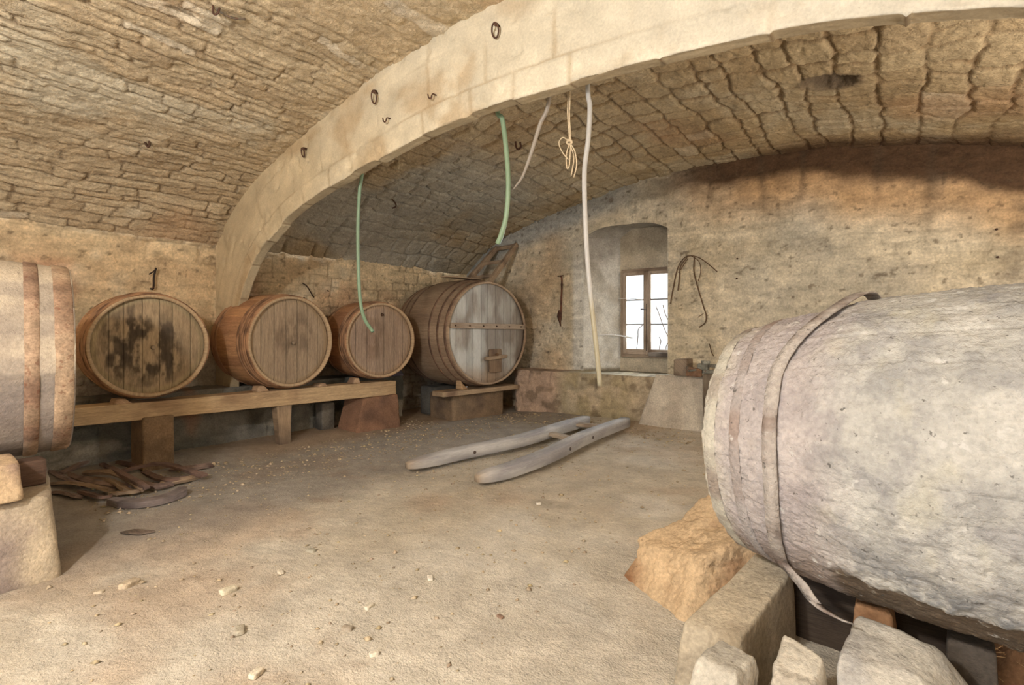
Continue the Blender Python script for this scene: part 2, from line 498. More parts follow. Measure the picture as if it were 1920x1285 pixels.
def h_wall(seed, amp=1.0, jd=.014):
    def f(a, z):
        d, R = courses(z, a, seed, (.13, .24), (.25, .6), .05)
        j = 1 - sst(.003, .016, d)
        keep = sst(-.35, .25, fbm(a * 1.1, z * 1.5, None, 3, seed + 4)) * (.4 if seed == 32 else 1)
        pit = sst(.38, .6, fbm(a * 11, z * 13, None, 3, seed + 9)) * .016
        return amp * (.016 * fbm(a * 1.7, z * 1.7, None, 3, seed) + .014 * fbm(a * 8, z * 12, None, 5, seed + 1, .68)) - pit - jd * j * keep + (R[0] - .5) * (.004 if seed == 32 else .008) * sst(0, .02, d)
    return f


def weather(c, a, z, seed):
    d, R = courses(z, a, seed, (.13, .24), (.25, .6), .05)
    j = (1 - sst(.002, .013, d)) * sst(-.25, .3, fbm(a * 1.1, z * 1.5, None, 3, seed + 4))
    c = c * (1 + (R[1] - .5) * (.16 if seed == 31 else .06))[..., None]
    c = c * np.clip(1 + .42 * fbm(a * 5, z * 15, None, 5, seed + 40, .72), .45, 1.5)[..., None]
    c = mixc(c, lin((132, 108, 76)), j * (.5 if seed == 31 else .2))
    return mixc(c, lin((96, 76, 52)), sst(.42, .62, fbm(a * 13, z * 17, None, 3, seed + 41)) * .6)


def c_left(a, z):
    c = mixc(lin((218, 192, 144)), lin((204, 172, 124)), sst(-.3, .4, fbm(a * 1.2, z * 2, None, 4, 5)))
    c = mixc(c, lin((180, 122, 80)), sst(.05, .5, fbm(a * 1.5, z * 1.5, None, 3, 15)) * .55 * sst(2.3, 1.9, z))
    c = mixc(c, lin((218, 200, 164)), sst(.2, .5, fbm(a * 2.2 + 4, z * 2.2, None, 3, 25)) * .7)
    c = mixc(c, lin((170, 166, 158)), sst(1.15, .85, z + .15 * fbm(a * 3, z * 3, None, 2, 7)) * .8)
    c = mixc(c, lin((182, 182, 176)), sst(2.9, 3.1, a) * sst(4.1, 3.6, a + z * .3) * sst(2.5, 1.9, z) * .7)  # grey arch shadow painted on the wall just behind it
    c = mixc(c, lin((186, 118, 76)), sst(.0, .5, .6 - np.hypot((a - 1.15) / .9, (z - 1.9) / .5) + .5 * fbm(a * 3, z * 3, None, 4, 16)) * .6)
    return weather(c, a, z, 31)


def c_win(a, z):
    c = mixc(lin((216, 202, 172)), lin((198, 182, 148)), sst(-.3, .4, fbm(a * 1.1, z * 1.6, None, 4, 6)))
    c = mixc(c, lin((206, 194, 170)), sst(.1, .5, fbm(a * 2.1 + 4, z * 2.1, None, 3, 26)) * .6)
    c = mixc(c, lin((196, 160, 110)), sst(-4.45, -4.8, a) * .65 * sst(-.6, .2, fbm(a * 1.5, z * 1.5, None, 3, 66)))
    c = mixc(c, lin((150, 150, 140)), sst(.0, .5, fbm(a * .9 + 7, z * 1.1, None, 3, 36)) * .4)
    c = mixc(c, lin((222, 222, 216)), sst(-4.52, -4.42, a) * sst(-4.22, -4.28, a) * sst(2.9, 2.3, z) * .7)
    # arch shadow painted orange and dark brown, some stain, sooty streaks, right part
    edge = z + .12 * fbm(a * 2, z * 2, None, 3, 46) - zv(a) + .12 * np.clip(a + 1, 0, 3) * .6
    arch_shade = sst(-1.05, -.45, edge) * sst(-3.1, -1.6, a + .3 * fbm(a * 3, z * 3, None, 2, 8))
    c = mixc(c, lin((200, 146, 70)), arch_shade * .75)
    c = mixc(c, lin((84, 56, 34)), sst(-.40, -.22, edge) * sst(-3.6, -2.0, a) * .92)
    for x0, w, l in ((-1.52, .05, 1.0), (-1.05, .035, .9), (-.25, .05, 1.0), (.28, .05, 1.25), (-2.2, .04, .7)):
        m = np.exp(-((a - x0 - .03 * np.sin(z * 3 + x0 * 9)) / w) ** 2) * sst(zv(x0) - l, zv(x0) - .2, z)
        c = mixc(c, lin((92, 72, 52)), m * .6)
    c = mixc(c, lin((150, 156, 158)), sst(-.5, -.2, z - zv(a)) * sst(-3.0, -3.8, a) * .75)  # cool grey of the arch shadow painted in, left part
    c = mixc(c, lin((120, 104, 84)), sst(.25, .6, fbm(a * 3 + 1, z * 3, None, 4, 56)) * sst(-.2, .6, a) * .5)
    return weather(c, a, z, 32)


build_wall('wall_left', [(lambda u, v: (YB + u * (YW - YB), -.12 + v * 2.74), YW - YB, 2.62)], 'X', XL, 1, h_wall(31), c_left)
NX0, NX1, NZ0 = -4.26, -2.82, .70


def ztop(x):
    t = (x - NX0) / (NX1 - NX0); return 2.93 + .16 * (1 - (2 * t - 1) ** 2) + .02 * np.sin(t * 9)


TOP = lambda a: zv(np.clip(a, XL, XR)) + .12
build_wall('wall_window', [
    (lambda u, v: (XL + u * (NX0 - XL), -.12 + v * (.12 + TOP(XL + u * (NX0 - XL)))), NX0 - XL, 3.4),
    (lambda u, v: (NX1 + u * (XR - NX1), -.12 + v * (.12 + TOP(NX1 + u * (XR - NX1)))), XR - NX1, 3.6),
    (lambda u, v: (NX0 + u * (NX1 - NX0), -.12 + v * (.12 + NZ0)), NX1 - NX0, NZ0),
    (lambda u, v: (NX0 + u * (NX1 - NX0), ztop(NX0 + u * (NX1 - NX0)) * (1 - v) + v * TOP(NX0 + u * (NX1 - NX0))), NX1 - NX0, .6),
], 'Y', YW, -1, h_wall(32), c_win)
build_wall('wall_right', [(lambda u, v: (YB + u * (YW - YB), -.12 + v * 2.74), YW - YB, 2.62)], 'X', XR, -1, h_wall(33), c_left, st=.06)
DX0, DX1, DZ = -1.6, .4, 2.3
build_wall('wall_back', [
    (lambda u, v: (XL + u * (DX0 - XL), v * TOP(XL + u * (DX0 - XL))), DX0 - XL, 3.4),
    (lambda u, v: (DX1 + u * (XR - DX1), v * TOP(DX1 + u * (XR - DX1))), XR - DX1, 3.6),
    (lambda u, v: (DX0 + u * (DX1 - DX0), DZ * (1 - v) + v * TOP(DX0 + u * (DX1 - DX0))), DX1 - DX0, 1.4),
], 'Y', YB, 1, h_wall(34), c_left, st=.06)

# niche of the window: reveals, soffit, sill, and the apron wall under the frame
YN = 8.17
WX0, WX1, WZ0, WZ1 = -3.80, -2.86, .93, 2.40


def surf(Pf, nu, nv, amp, seed, N, col, flip=False):
    u, v = np.meshgrid(np.linspace(0, 1, nu), np.linspace(0, 1, nv), indexing='ij')
    P = Pf(u, v); h = amp * fbm(P[..., 0] * 6 + P[..., 1] * 5, P[..., 2] * 7 + P[..., 1] * 3, None, 5, seed, .6)
    h = h * np.minimum(1, np.minimum(u, v) * 8) * np.minimum(1, (1 - u) * 8)
    P = P + np.array(N) * h[..., None]
    c = col(P)
    return P.reshape(-1, 3), gquads(nu, nv, flip), c.reshape(-1, 3), np.stack([u, v], -1).reshape(-1, 2)


def c_rev(P):
    n = fbm(P[..., 0] * 3 + P[..., 1] * 4, P[..., 2] * 4, None, 4, 77)
    c = mixc(lin((222, 220, 212)), lin((198, 192, 178)), sst(-.3, .4, n))
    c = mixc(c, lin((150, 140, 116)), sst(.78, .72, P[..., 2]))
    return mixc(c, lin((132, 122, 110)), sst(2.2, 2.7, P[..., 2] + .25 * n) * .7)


def V3(x, y, z): return np.stack(np.broadcast_arrays(x, y, z), -1).astype(float)


pieces = []
YF = YW - .01
pieces.append(surf(lambda u, v: V3(NX0 + u * (WX0 - NX0), YF + u * (YN - YF), NZ0 + v * (ztop(NX0) + u * .12 - NZ0)), 26, 110, .018, 1, (1, 0, 0), c_rev, True))
pieces.append(surf(lambda u, v: V3(NX1 - u * .03, YF + u * (YN - YF), NZ0 + v * (ztop(NX1) + .04 - NZ0)), 24, 100, .01, 2, (-1, 0, 0), c_rev))
pieces.append(surf(lambda u, v: V3(NX0 + (WX0 - NX0) * v + u * ((NX1 - NX0) * (1 - v) + (NX1 - .03 - WX0) * v), YF + v * (YN - YF), ztop(NX0 + u * (NX1 - NX0)) + v * (.02 - .30 * (1 - (2 * u - 1) ** 2) * 0)), 60, 26, .02, 3, (0, 0, -1), c_rev))
pieces.append(surf(lambda u, v: V3(NX0 + (WX0 - NX0) * v + u * ((NX1 - NX0) * (1 - v) + (NX1 - .03 - WX0) * v), YF + v * (YN - YF), NZ0), 60, 26, .01, 4, (0, 0, 1), c_rev, True))
for (xa, xb, za, zb) in ((WX0 - .08, NX1 + .06, NZ0 - .05, WZ0 + .02), (WX0 - .08, NX1 + .06, WZ1 - .02, 3.30), (WX0 - .10, WX0 + .02, NZ0, 3.2), (NX1 - .045, NX1 + .06, NZ0, 3.2)):
    pieces.append(surf(lambda u, v: V3(xa + u * (xb - xa), YN - .03, za + v * (zb - za)), 44, 20, .012, 5, (0, -1, 0), lambda P: mixc(lin((200, 186, 158)), lin((160, 146, 122)), sst(2.5, 2.9, P[..., 2]))))
n = 0; Fs = []
for p in pieces: Fs.append(p[1] + n); n += len(p[0])
tag(make('wall_niche', np.vstack([p[0] for p in pieces]), np.vstack(Fs), np.vstack([p[2] for p in pieces]), 'plaster', uv=np.vstack([p[3] for p in pieces]), base=(0, 0, 0)), kind='structure')


# floor ---------------------------------------------------------------
def floor_h(x, y):
    h = .012 * fbm(x * .8, y * .8, None, 3, 3) + .006 * fbm(x * 5, y * 5, None, 4, 4) + .007 * fbm(x * 18, y * 18, None, 4, 6, .65)
    h = h + .05 * sst(-5.4, -6.2, x) * sst(5.0, 4.0, y) + .05 * sst(6.5, 7.2, y) * sst(-5.5, -4.5, x)
    return h - .006


fx = np.linspace(XL - .05, XR + .05, 460); fy = np.linspace(YB - .3, YW + .1, 540)
FX, FY = np.meshgrid(fx, fy, indexing='ij'); FH = floor_h(FX, FY)
fc = mixc(lin((208, 197, 178)), lin((196, 182, 158)), sst(-.3, .3, fbm(FX * .7, FY * .7, None, 4, 12)))
fc = mixc(fc, lin((190, 156, 120)), sst(.1, .5, fbm(FX * 1.0 + 5, FY * 1.0, None, 4, 13)) * .5)
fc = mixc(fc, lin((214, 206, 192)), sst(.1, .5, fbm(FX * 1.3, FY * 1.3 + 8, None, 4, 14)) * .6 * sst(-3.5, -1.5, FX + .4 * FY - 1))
fc = mixc(fc, lin((138, 130, 124)), sst(-3.5, -4.1, FX + .25 * fbm(FX * 2, FY * 2, None, 3, 15)) * .62)  # grey shadow of the left barrel painted into the floor
fc = mixc(fc, lin((170, 132, 84)), sst(-5.3, -5.8, FX) * sst(2.4, 3.2, FY) * .6)
fc = mixc(fc, lin((158, 124, 92)), sst(.3, .7, fbm(FX * 1.6, FY * 1.6, None, 5, 16, .65)) * .4)
fc = fc * (1 + .22 * fbm(FX * 6, FY * 6, None, 5, 19, .7))[..., None]
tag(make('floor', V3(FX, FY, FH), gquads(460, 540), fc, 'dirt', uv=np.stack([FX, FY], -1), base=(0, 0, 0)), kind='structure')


# low plinths -----------------------------------------------------------
def plinth(name, pts, ztop_, seed, colf, amp=.03, jd=.02):
    """pts: plan polyline of the front face (left to right seen from the room); returns face plus top"""
    pts = np.array(pts, float); L = np.concatenate([[0], np.cumsum(np.linalg.norm(np.diff(pts[:, :2], axis=0), axis=1))])
    nu = int(L[-1] / .02); nv = 44
    s = np.linspace(0, L[-1], nu); x = np.interp(s, L, pts[:, 0]); y = np.interp(s, L, pts[:, 1])
    bx = np.interp(s, L, pts[:, 2]); by = np.interp(s, L, pts[:, 3])
    v = np.concatenate([np.linspace(0, 1, nv - 12), 1 + np.linspace(0, 1, 13)[1:]])
    S, Vv = np.meshgrid(s, v, indexing='ij')
    zz = -.06 + np.minimum(Vv, 1) * (ztop_ + .06); k = np.clip(Vv - 1, 0, 1)
    X = x[:, None] * (1 - k) + bx[:, None] * k; Y = y[:, None] * (1 - k) + by[:, None] * k
    dx, dy = np.gradient(x), np.gradient(y); l = np.hypot(dx, dy); nx_, ny_ = dy / l, -dx / l
    d, R = courses(zz + k * .3, S, seed, (.16, .30), (.25, .6), .08)
    h = amp * fbm(S * 3, zz * 4, None, 4, seed, .6) + .01 * fbm(S * 14, zz * 14, None, 3, seed + 1) - jd * (1 - sst(.004, .025, d)) * (1 - k)
    P = np.stack([X + nx_[:, None] * h * (1 - k), Y + ny_[:, None] * h * (1 - k), zz + k * .02 * fbm(S * 6, k * 3, None, 3, seed)], -1)
    c = colf(S, zz, X, Y)
    return tag(make(name, P, gquads(nu, len(v)), c, 'stone', uv=np.stack([S, zz], -1), base=(0, 0, 0)), kind='structure')


def c_p1(S, z, X, Y):
    c = mixc(lin((126, 122, 112)), lin((94, 96, 90)), sst(-.3, .3, fbm(S * 2, z * 3, None, 4, 81)))
    c = mixc(c, lin((190, 180, 160)), sst(.0, .4, fbm(S * 2 + 5, z * 5, None, 4, 82)) * .7 * sst(.4, .2, z))
    c = mixc(c, lin((160, 98, 48)), sst(.25, .5, fbm(S * 1.7 + 9, z * 2, None, 3, 83)) * .6)
    return c


def c_p2(S, z, X, Y):
    c = mixc(lin((196, 174, 138)), lin((176, 160, 128)), sst(-.3, .3, fbm(S * 2, z * 3, None, 4, 84)))
    c = mixc(c, lin((190, 154, 128)), sst(-4.3, -4.6, X) * .8)
    c = mixc(c, lin((160, 142, 92)), sst(-4.6, -4.1, X) * sst(-3.0, -3.4, X) * .6 * sst(-.5, .2, fbm(S * 5, z * 5, None, 3, 85)))
    return mixc(c, lin((112, 92, 66)), sst(.2, .5, fbm(S * 6, z * 7, None, 3, 86)) * .6)


plinth('trim_1', [(-6.46, 5.62, -6.9, 5.75), (-6.44, YB, -6.9, YB)][::-1], .70, 91, c_p1)
plinth('trim_2', [(-5.42, 7.6, -5.3, 7.66), (-5.36, 7.18, -5.25, 7.66), (-5.28, 7.12, -5.2, 7.66), (-2.9, 7.18, -2.9, 7.66), (XR, 7.22, XR, 7.66)], .71, 92, c_p2, .035, .014)

# ------------------------------------------------------------------ the arch
_ip = [(-6.50, .66), (-6.48, .9), (-6.41, 1.25), (-6.28, 1.72), (-6.10, 2.02), (-5.90, 2.20), (-5.66, 2.37), (-5.18, 2.60), (-4.62, 2.755), (-4.0, 2.87), (-3.3, 2.985),
       (-2.88, 3.025), (-2.38, 3.04), (-1.82, 3.03), (-1.22, 3.00), (-.85, 2.97), (-.54, 2.935), (-.18, 2.87), (.11, 2.79), (.4, 2.70), (.9, 2.47), (1.3, 2.18), (1.62, 1.75), (1.78, 1.2), (1.84, .6), (1.84, -.02)]
_ic = catmull(np.array(_ip), 10)
_il = np.concatenate([[0], np.cumsum(np.linalg.norm(np.diff(_ic, axis=0), axis=1))])


def build_arch():
    L = _il[-1]; nu = int(L / .016); s = np.linspace(0, L, nu)
    ix, iz = np.interp(s, _il, _ic[:, 0]), np.interp(s, _il, _ic[:, 1])
    k = np.ones(31) / 31; px = np.convolve(np.pad(ix, 15, 'edge'), k, 'valid'); pz = np.convolve(np.pad(iz, 15, 'edge'), k, 'valid')
    dx, dz = np.gradient(px), np.gradient(pz); l = np.hypot(dx, dz) + 1e-9; nx, nz = -dz / l, dx / l
    legw = 1.15
    T = .105
    rng = np.random.default_rng(5)
    # profile across: front outer -> front inner edge -> soffit -> back
    nr = 64; r = np.linspace(1, 0, nr) ** 1.0 * legw
    ns_ = 9; tt = np.linspace(0, 1, ns_ + 1)[1:]
    # voussoir joints
    vb = np.cumsum(rng.uniform(.34, .62, 60)); ki = np.clip(np.searchsorted(vb, s), 1, 59)
    dj = np.minimum(np.abs(s - vb[ki - 1]), np.abs(vb[ki] - s)); rj = rng.random(60)[ki]; rj2 = rng.random(60)[ki]
    vb2 = np.cumsum(rng.uniform(.4, .75, 50)); k2 = np.clip(np.searchsorted(vb2, s), 1, 49)
    dj2 = np.minimum(np.abs(s - vb2[k2 - 1]), np.abs(vb2[k2] - s)); rk = rng.random(50)[k2]
    cols = []; pts = []
    band = .20
    jag = (rj - .5) * .035 * sst(0, .02, dj)
    for q in r:
        inner = q < band
        D = dj if inner else dj2
        if .20 <= q < .55: D = dj2
        elif q >= .55: D = np.abs(((s + .23) % .66) - .33)
        w = .030
        jr = min(abs(q - band), abs(q - .56), abs(q - .85))
        j = np.maximum(1 - sst(.002, w, D), 1 - sst(.002, .012, np.array(jr)) * np.ones_like(s))
        h = .009 * fbm(s * 7, np.full_like(s, q * 7), None, 4, 61, .6) - .005 * j * (.5 + .5 * vn(s * 3, s * 0 + q * 3, None, 62)) + (.010 if inner else 0)
        pit = sst(.18, .42, fbm(s * 11, np.full_like(s, q * 12), None, 3, 63)) * sst(-.05, .2, fbm(s * 1.5, np.full_like(s, q * 2), None, 2, 64))
        h = h - .014 * pit
        x = ix + nx * (q + (jag * max(0, 1 - q / band))); z = iz + nz * (q + jag * max(0, 1 - q / band))
        pts.append(np.stack([x, np.full_like(x, YA) - h, z], -1))
        c = mixc(lin((208, 196, 168)), lin((204, 182, 138)), sst(-2.2, -5.5, ix + .8 * fbm(s * 1.5, s * 0 + q * 2, None, 3, 65)))
        c = mixc(c, lin((204, 198, 184)), sst(-2.5, 0, ix) * .6)
        c = c * (1 + .20 * fbm(s * 3, s * 0 + q * 5, None, 5, 69, .65))[:, None]
        c = mixc(c, lin((168, 142, 100)), j * .55 * sst(-.4, .3, fbm(s * 1.7, s * 0 + q * 3, None, 2, 68)))
        c = mixc(c, lin((180, 148, 98)), sst(.1, .5, fbm(s * 2.2, s * 0 + q * 3 + 4, None, 4, 66)) * .6 * sst(1.0, -3, ix))
        cols.append(c)
    for t in tt:
        h = .006 * fbm(s * 12, np.full_like(s, t * 4), None, 3, 67)
        x = ix + nx * (jag + h); z = iz + nz * (jag + h)
        pts.append(np.stack([x, np.full_like(x, YA - .01 + t * T), z], -1))
        c = mixc(lin((190, 172, 134)), lin((160, 138, 100)), rj * .6); c = mixc(c, lin((120, 92, 56)), (1 - sst(.002, .012, dj)) * .8)
        cols.append(c)
    for q in (.05, .3, .7, legw):
        x = ix + nx * q; z = iz + nz * q
        pts.append(np.stack([x, np.full_like(x, YA - .01 + T), z], -1)); cols.append(np.broadcast_to(lin((170, 150, 112)), (len(s), 3)))
    P = np.stack(pts, 1); C = np.stack(cols, 1)
    # keep what lies behind the walls and the vault from poking out of the shell
    P[..., 0] = np.clip(P[..., 0], XL - .04, XR + .04)
    P[..., 2] = np.minimum(P[..., 2], zv(P[..., 0]) + .13)
    o = make('stone_arch', P, gquads(P.shape[0], P.shape[1], False), C, 'arch', uv=np.stack([P[..., 0], P[..., 2]], -1), base=(0, 0, 0))
    return tag(o, kind='structure')


build_arch()
bpy.data.objects['stone_arch'].name = 'trim_3'

# ------------------------------------------------------------------ window
def build_window():
    root = thing('window_1', (-3.33, YN - .06, WZ0), None, None, kind='structure')
    rl = root.location
    wood1, wood2 = (170, 148, 124), (136, 112, 90)
    Y0 = YN - .075
    cx = (WX0 + .02 + NX1 - .04) / 2; x0, x1 = WX0 + .01, NX1 - .035
    b = MB()
    for p0, p1, w, h in (((x0 + .025, Y0 + .02, WZ0), (x0 + .025, Y0 + .02, WZ1), .05, .07), ((x1 - .025, Y0 + .02, WZ0), (x1 - .025, Y0 + .02, WZ1), .05, .07)):
        V, F, U = bar(p0, p1, w, h, (0, 1, 0), 6); b.add(V, F, stained(V, wood1, wood2), U)
    for z in (WZ0 + .03, WZ1 - .025):
        V, F, U = bar((x0, Y0 + .02, z), (x1, Y0 + .02, z), .07, .06, (0, 0, 1), 6); b.add(V, F, stained(V, wood1, wood2), U)
    b.build('window_frame', 'wood', root)
    for k, (xa, xb) in enumerate(((x0 + .045, cx - .002), (cx + .002, x1 - .045))):
        za, zb = WZ0 + .055, WZ1 - .045
        b = MB(); yy = Y0 - .012
        for p0, p1, w, h in (((xa + .03, yy, za), (xa + .03, yy, zb), .06, .045), ((xb - .03, yy, za), (xb - .03, yy, zb), .06, .045)):
            V, F, U = bar(p0, p1, w, h, (0, 1, 0), 6); b.add(V, F, stained(V, (182, 160, 138), wood2, seed=k), U)
        for z, hh in ((za + .045, .09), (zb - .03, .06)):
            V, F, U = bar((xa + .05, yy, z), (xb - .05, yy, z), .045, hh, (0, 0, 1), 6); b.add(V, F, stained(V, (182, 160, 138), wood2, seed=k), U)
        cs = b.build('casement', 'wood', root)
        g = MB(); zi0, zi1 = za + .09, zb - .06
        for i in (1, 2):
            z = zi0 + (zi1 - zi0) * i / 3
            V, F, U = bar((xa + .05, yy, z), (xb - .05, yy, z), .03, .022, (0, 0, 1), 4); g.add(V, F, lin((150, 146, 144)), U)
        g.build('glazing_bar', 'wood', parent=cs, rootloc=rl)
        for i in range(3):
            zl, zh = zi0 + (zi1 - zi0) * i / 3 + .008, zi0 + (zi1 - zi0) * (i + 1) / 3 - .008
            V = boxc(xa + .052, xb - .052, yy + .001, yy + .005, zl, zh)
            part_of('pane', V, [(3, 2, 1, 0), (4, 5, 6, 7), (0, 1, 5, 4), (1, 2, 6, 5), (2, 3, 7, 6), (3, 0, 4, 7)], (1, 1, 1), 'glass', cs, rl, smooth=False)
    # cover strip between the casements with the latch
    V, F, U = bar((cx, Y0 - .04, WZ0 + .05), (cx, Y0 - .04, WZ1 - .04), .05, .02, (0, 1, 0), 6); make('cover_strip', V, F, stained(V, (182, 160, 138), wood2), 'wood', root, uv=U)
    b = MB(); zc = 1.72
    V, F, U = tube([(cx, Y0 - .05, zc), (cx, Y0 - .085, zc)], .008, 8); b.add(V, F, lin((92, 90, 96)), U)
    V, F, U = tube([(cx, Y0 - .085, zc), (cx - .04, Y0 - .09, zc + .01), (cx - .085, Y0 - .088, zc + .008)], [.007, .009, .012], 8, smooth_n=4); b.add(V, F, lin((92, 90, 96)), U)
    V, F, U = tube([(cx, Y0 - .053, WZ0 + .12), (cx, Y0 - .053, zc + .1)], .006, 6); b.add(V, F, lin((92, 80, 76)), U)
    b.build('latch', 'iron', root)
    V, F, U = hexa(boxc(cx + .04, x1 - .05, Y0 - .10, Y0 - .04, WZ0 + .03, WZ0 + .10), 6, .3, .012, 4, 14)
    make('window_hinge_board', V, F, stained(V, (150, 140, 132), (90, 76, 66)), 'wood', root, uv=U)


build_window()

# ------------------------------------------------------------------ barrels
def barrel_parts(root, hc, yaw, r, L, rb, pitch=0., pw=2.0, staves=28, body_c=((176, 124, 72), (134, 84, 46)), head_c=((158, 134, 100), (120, 100, 76)),
                 hoops=(), hoop_c=((150, 92, 48), (98, 62, 40)), seed=0, chime=.035, plank_ang=0.0, nth=520, nx=40, mat='wood', bodyfn=None, headfn=None, hoop_t=.004, rimc=None,
                 planks=7, amp=.002, headmat=None, hoopmat='iron', backhead=True):
    a = np.array([math.cos(yaw) * math.cos(pitch), math.sin(yaw) * math.cos(pitch), math.sin(pitch)])
    e1 = np.cross([0, 0, 1.], a); e1 /= np.linalg.norm(e1); e2 = np.cross(a, e1)
    hc = np.array(hc, float)
    rng = np.random.default_rng(seed)
    prof = lambda t: r + (rb - r) * (1 - np.abs(2 * t - 1) ** pw)
    th = np.linspace(0, 2 * np.pi, nth + 1)          # seam vertex doubled so the grain does not smear
    thw = th[:, None]
    bounds = np.cumsum(rng.uniform(.7, 1.3, staves)); bounds = bounds / bounds[-1] * 2 * np.pi
    k = np.clip(np.searchsorted(bounds, th[:-1] + 1e-6), 0, staves - 1); k = np.append(k, k[0])
    lo = np.concatenate([[0], bounds])[k]; hi = bounds[k]
    tw = np.append(th[:-1], 0.0)
    ds = np.minimum(np.abs(tw - lo), np.abs(hi - tw)) * r
    so = rng.normal(0, .0016, staves)[k]; stc = rng.random(staves)[k]
    t = np.linspace(0, 1, nx)
    prs = [(chime, r - .030, 0), (chime * .5, r - .031, 0), (.002, r - .026, 0), (0.0, r - .004, 1)]
    prs += [(x * L, prof(x), 1) for x in np.linspace(.004, .996, nx)] + [(L, r - .004, 1), (L - .002, r - .026, 0), (L - chime, r - .030, 0)]
    D = np.array([p[0] for p in prs]); R = np.array([p[1] for p in prs]); out = np.array([p[2] for p in prs])
    TH, DD = np.meshgrid(th, D, indexing='ij'); TW = np.repeat(tw[:, None], len(D), 1)
    cx_, sx_ = np.cos(TW) * 3, np.sin(TW) * 3
    rad = R[None] + out[None] * (so[:, None] - .0035 * (1 - sst(.0, .007, ds))[:, None] + amp * fbm(cx_ * r * 2, sx_ * r * 2, DD * 1.5, 3, seed + 5))
    if bodyfn is not None: dr, col = bodyfn(TW, DD / L, rad); rad = rad + dr * out[None]
    P = hc + (-a) * DD[..., None] + rad[..., None] * (np.cos(TW)[..., None] * e1 + np.sin(TW)[..., None] * e2)
    if bodyfn is None:
        m = np.clip(.75 * stc[:, None] + .5 * fbm(cx_, sx_, DD * 1.2, 4, seed + 7), 0, 1)
        col = mixc(lin(body_c[0]), lin(body_c[1]), m)
    if rimc is not None:
        ri = np.zeros(len(D)); ri[:4] = 1; ri[4] = .6; col = mixc(col, lin(rimc), np.broadcast_to(ri, TW.shape) * .8)
    U = np.stack([DD, TH * r], -1)
    make('staves', P, gquads(nth + 1, len(D), True), col, mat, root, uv=U)
    # heads
    for front in ((True, False) if backhead else (True,)):
        n = 200 if front else 24; u, v = np.meshgrid(np.linspace(-1, 1, n), np.linspace(-1, 1, n), indexing='ij')
        x = u * np.sqrt(np.maximum(1 - v * v / 2, 0)); y = v * np.sqrt(np.maximum(1 - u * u / 2, 0))
        rr = r - .029; x, y = x * rr, y * rr
        ca, sa = math.cos(plank_ang), math.sin(plank_ang)
        xp = x * ca + y * sa; yp = -x * sa + y * ca
        pb = np.linspace(-rr - .001, rr + .001, planks + 1) + np.concatenate([[0], rng.uniform(-.02, .02, planks - 1), [0]])
        kk = np.clip(np.searchsorted(pb, xp) - 1, 0, planks - 1)
        dj = np.minimum(np.abs(xp - pb[kk]), np.abs(pb[kk + 1] - xp)); dj = np.where((kk == 0) & (xp < pb[1] * .5 + pb[0] * .5) | (kk == planks - 1) & (xp > (pb[-1] + pb[-2]) / 2), 1, dj)
        po = rng.normal(0, .002, planks)[kk]; pc = rng.random(planks)[kk]
        rad_ = np.hypot(x, y)
        h = po - .003 * (1 - sst(0, .006, dj)) + .002 * fbm(xp * 30, yp * 4, None, 3, seed) - .012 * sst(rr - .05, rr, rad_)
        if front:
            c = mixc(lin(head_c[0]), lin(head_c[1]), np.clip(pc * .5 + .6 * fbm(xp * 6, yp * 3, None, 4, seed + 3), 0, 1))
            if headfn: c = headfn(x / rr, y / rr, c, seed)
            c = c * (.88 + .24 * pc)[..., None] * (1 - .6 * (1 - sst(.001, .007, dj)))[..., None]
            o = chime
            Pq = hc - a * (o - h)[..., None] + x[..., None] * e1 + y[..., None] * e2
            make('head', Pq, gquads(n, n), c, headmat or mat, root, uv=np.stack([yp, xp], -1))
        else:
            Pq = hc - a * (L - chime + h)[..., None] + x[..., None] * e1 + y[..., None] * e2
            make('head', Pq, gquads(n, n, True), lin(head_c[1]), headmat or mat, root, uv=np.stack([yp, xp], -1))
    for i, hp in enumerate(hoops):
        t0, wd = hp[0], hp[1]; hcol = hp[2] if len(hp) > 2 else hoop_c
        nh = 120; ph = np.linspace(0, 2 * np.pi, nh, endpoint=False)
        q = [(-.5, 0), (-.42, 1), (0, 1.15), (.42, 1), (.5, 0)]
        V = []
        for a_, b_ in q:
            x = t0 * L + a_ * wd; rr = prof(x / L) + .0005 + b_ * hoop_t + .0008 * rng.normal(size=nh) * 0
            rr = rr + .0015 * fbm(np.cos(ph) * 3, np.sin(ph) * 3, None, 2, seed + i)
            if bodyfn is not None: rr = rr + bodyfn(ph[:, None], np.full((nh, 1), t0), None)[0][:, 0] * .9
            V.append(hc - a * x + rr[:, None] * (np.cos(ph)[:, None] * e1 + np.sin(ph)[:, None] * e2))
        V = np.stack(V, 1)
        C = mixc(lin(hcol[0]), lin(hcol[1]), sst(-.2, .5, fbm(np.cos(ph) * 4, np.sin(ph) * 4, None, 3, seed + 30 + i)))
        C = np.repeat(C[:, None], 5, 1)
        F = gquads(nh, 5, True, True)
        make('hoop', V, F, C, hoopmat, root, uv=np.stack(np.meshgrid(ph * r, np.arange(5) * .02, indexing='ij'), -1))
    return a, e1, e2


def head_stain(cx, cy, rx, ry, c1, amt, seed0, rimc=None):
    def f(x, y, c, seed):
        q = np.hypot((x - cx) / rx, (y - cy) / ry) + .35 * fbm(x * 3, y * 3, None, 4, seed0)
        m = sst(1.15, .5, q) * sst(-.45, .25, fbm(x * 9, y * 4, None, 4, seed0 + 1)) * amt
        c = mixc(c, lin(c1), m)
        if rimc: c = mixc(c, lin(rimc), sst(.86, .95, np.hypot(x, y)) * .7)
        return c
    return f


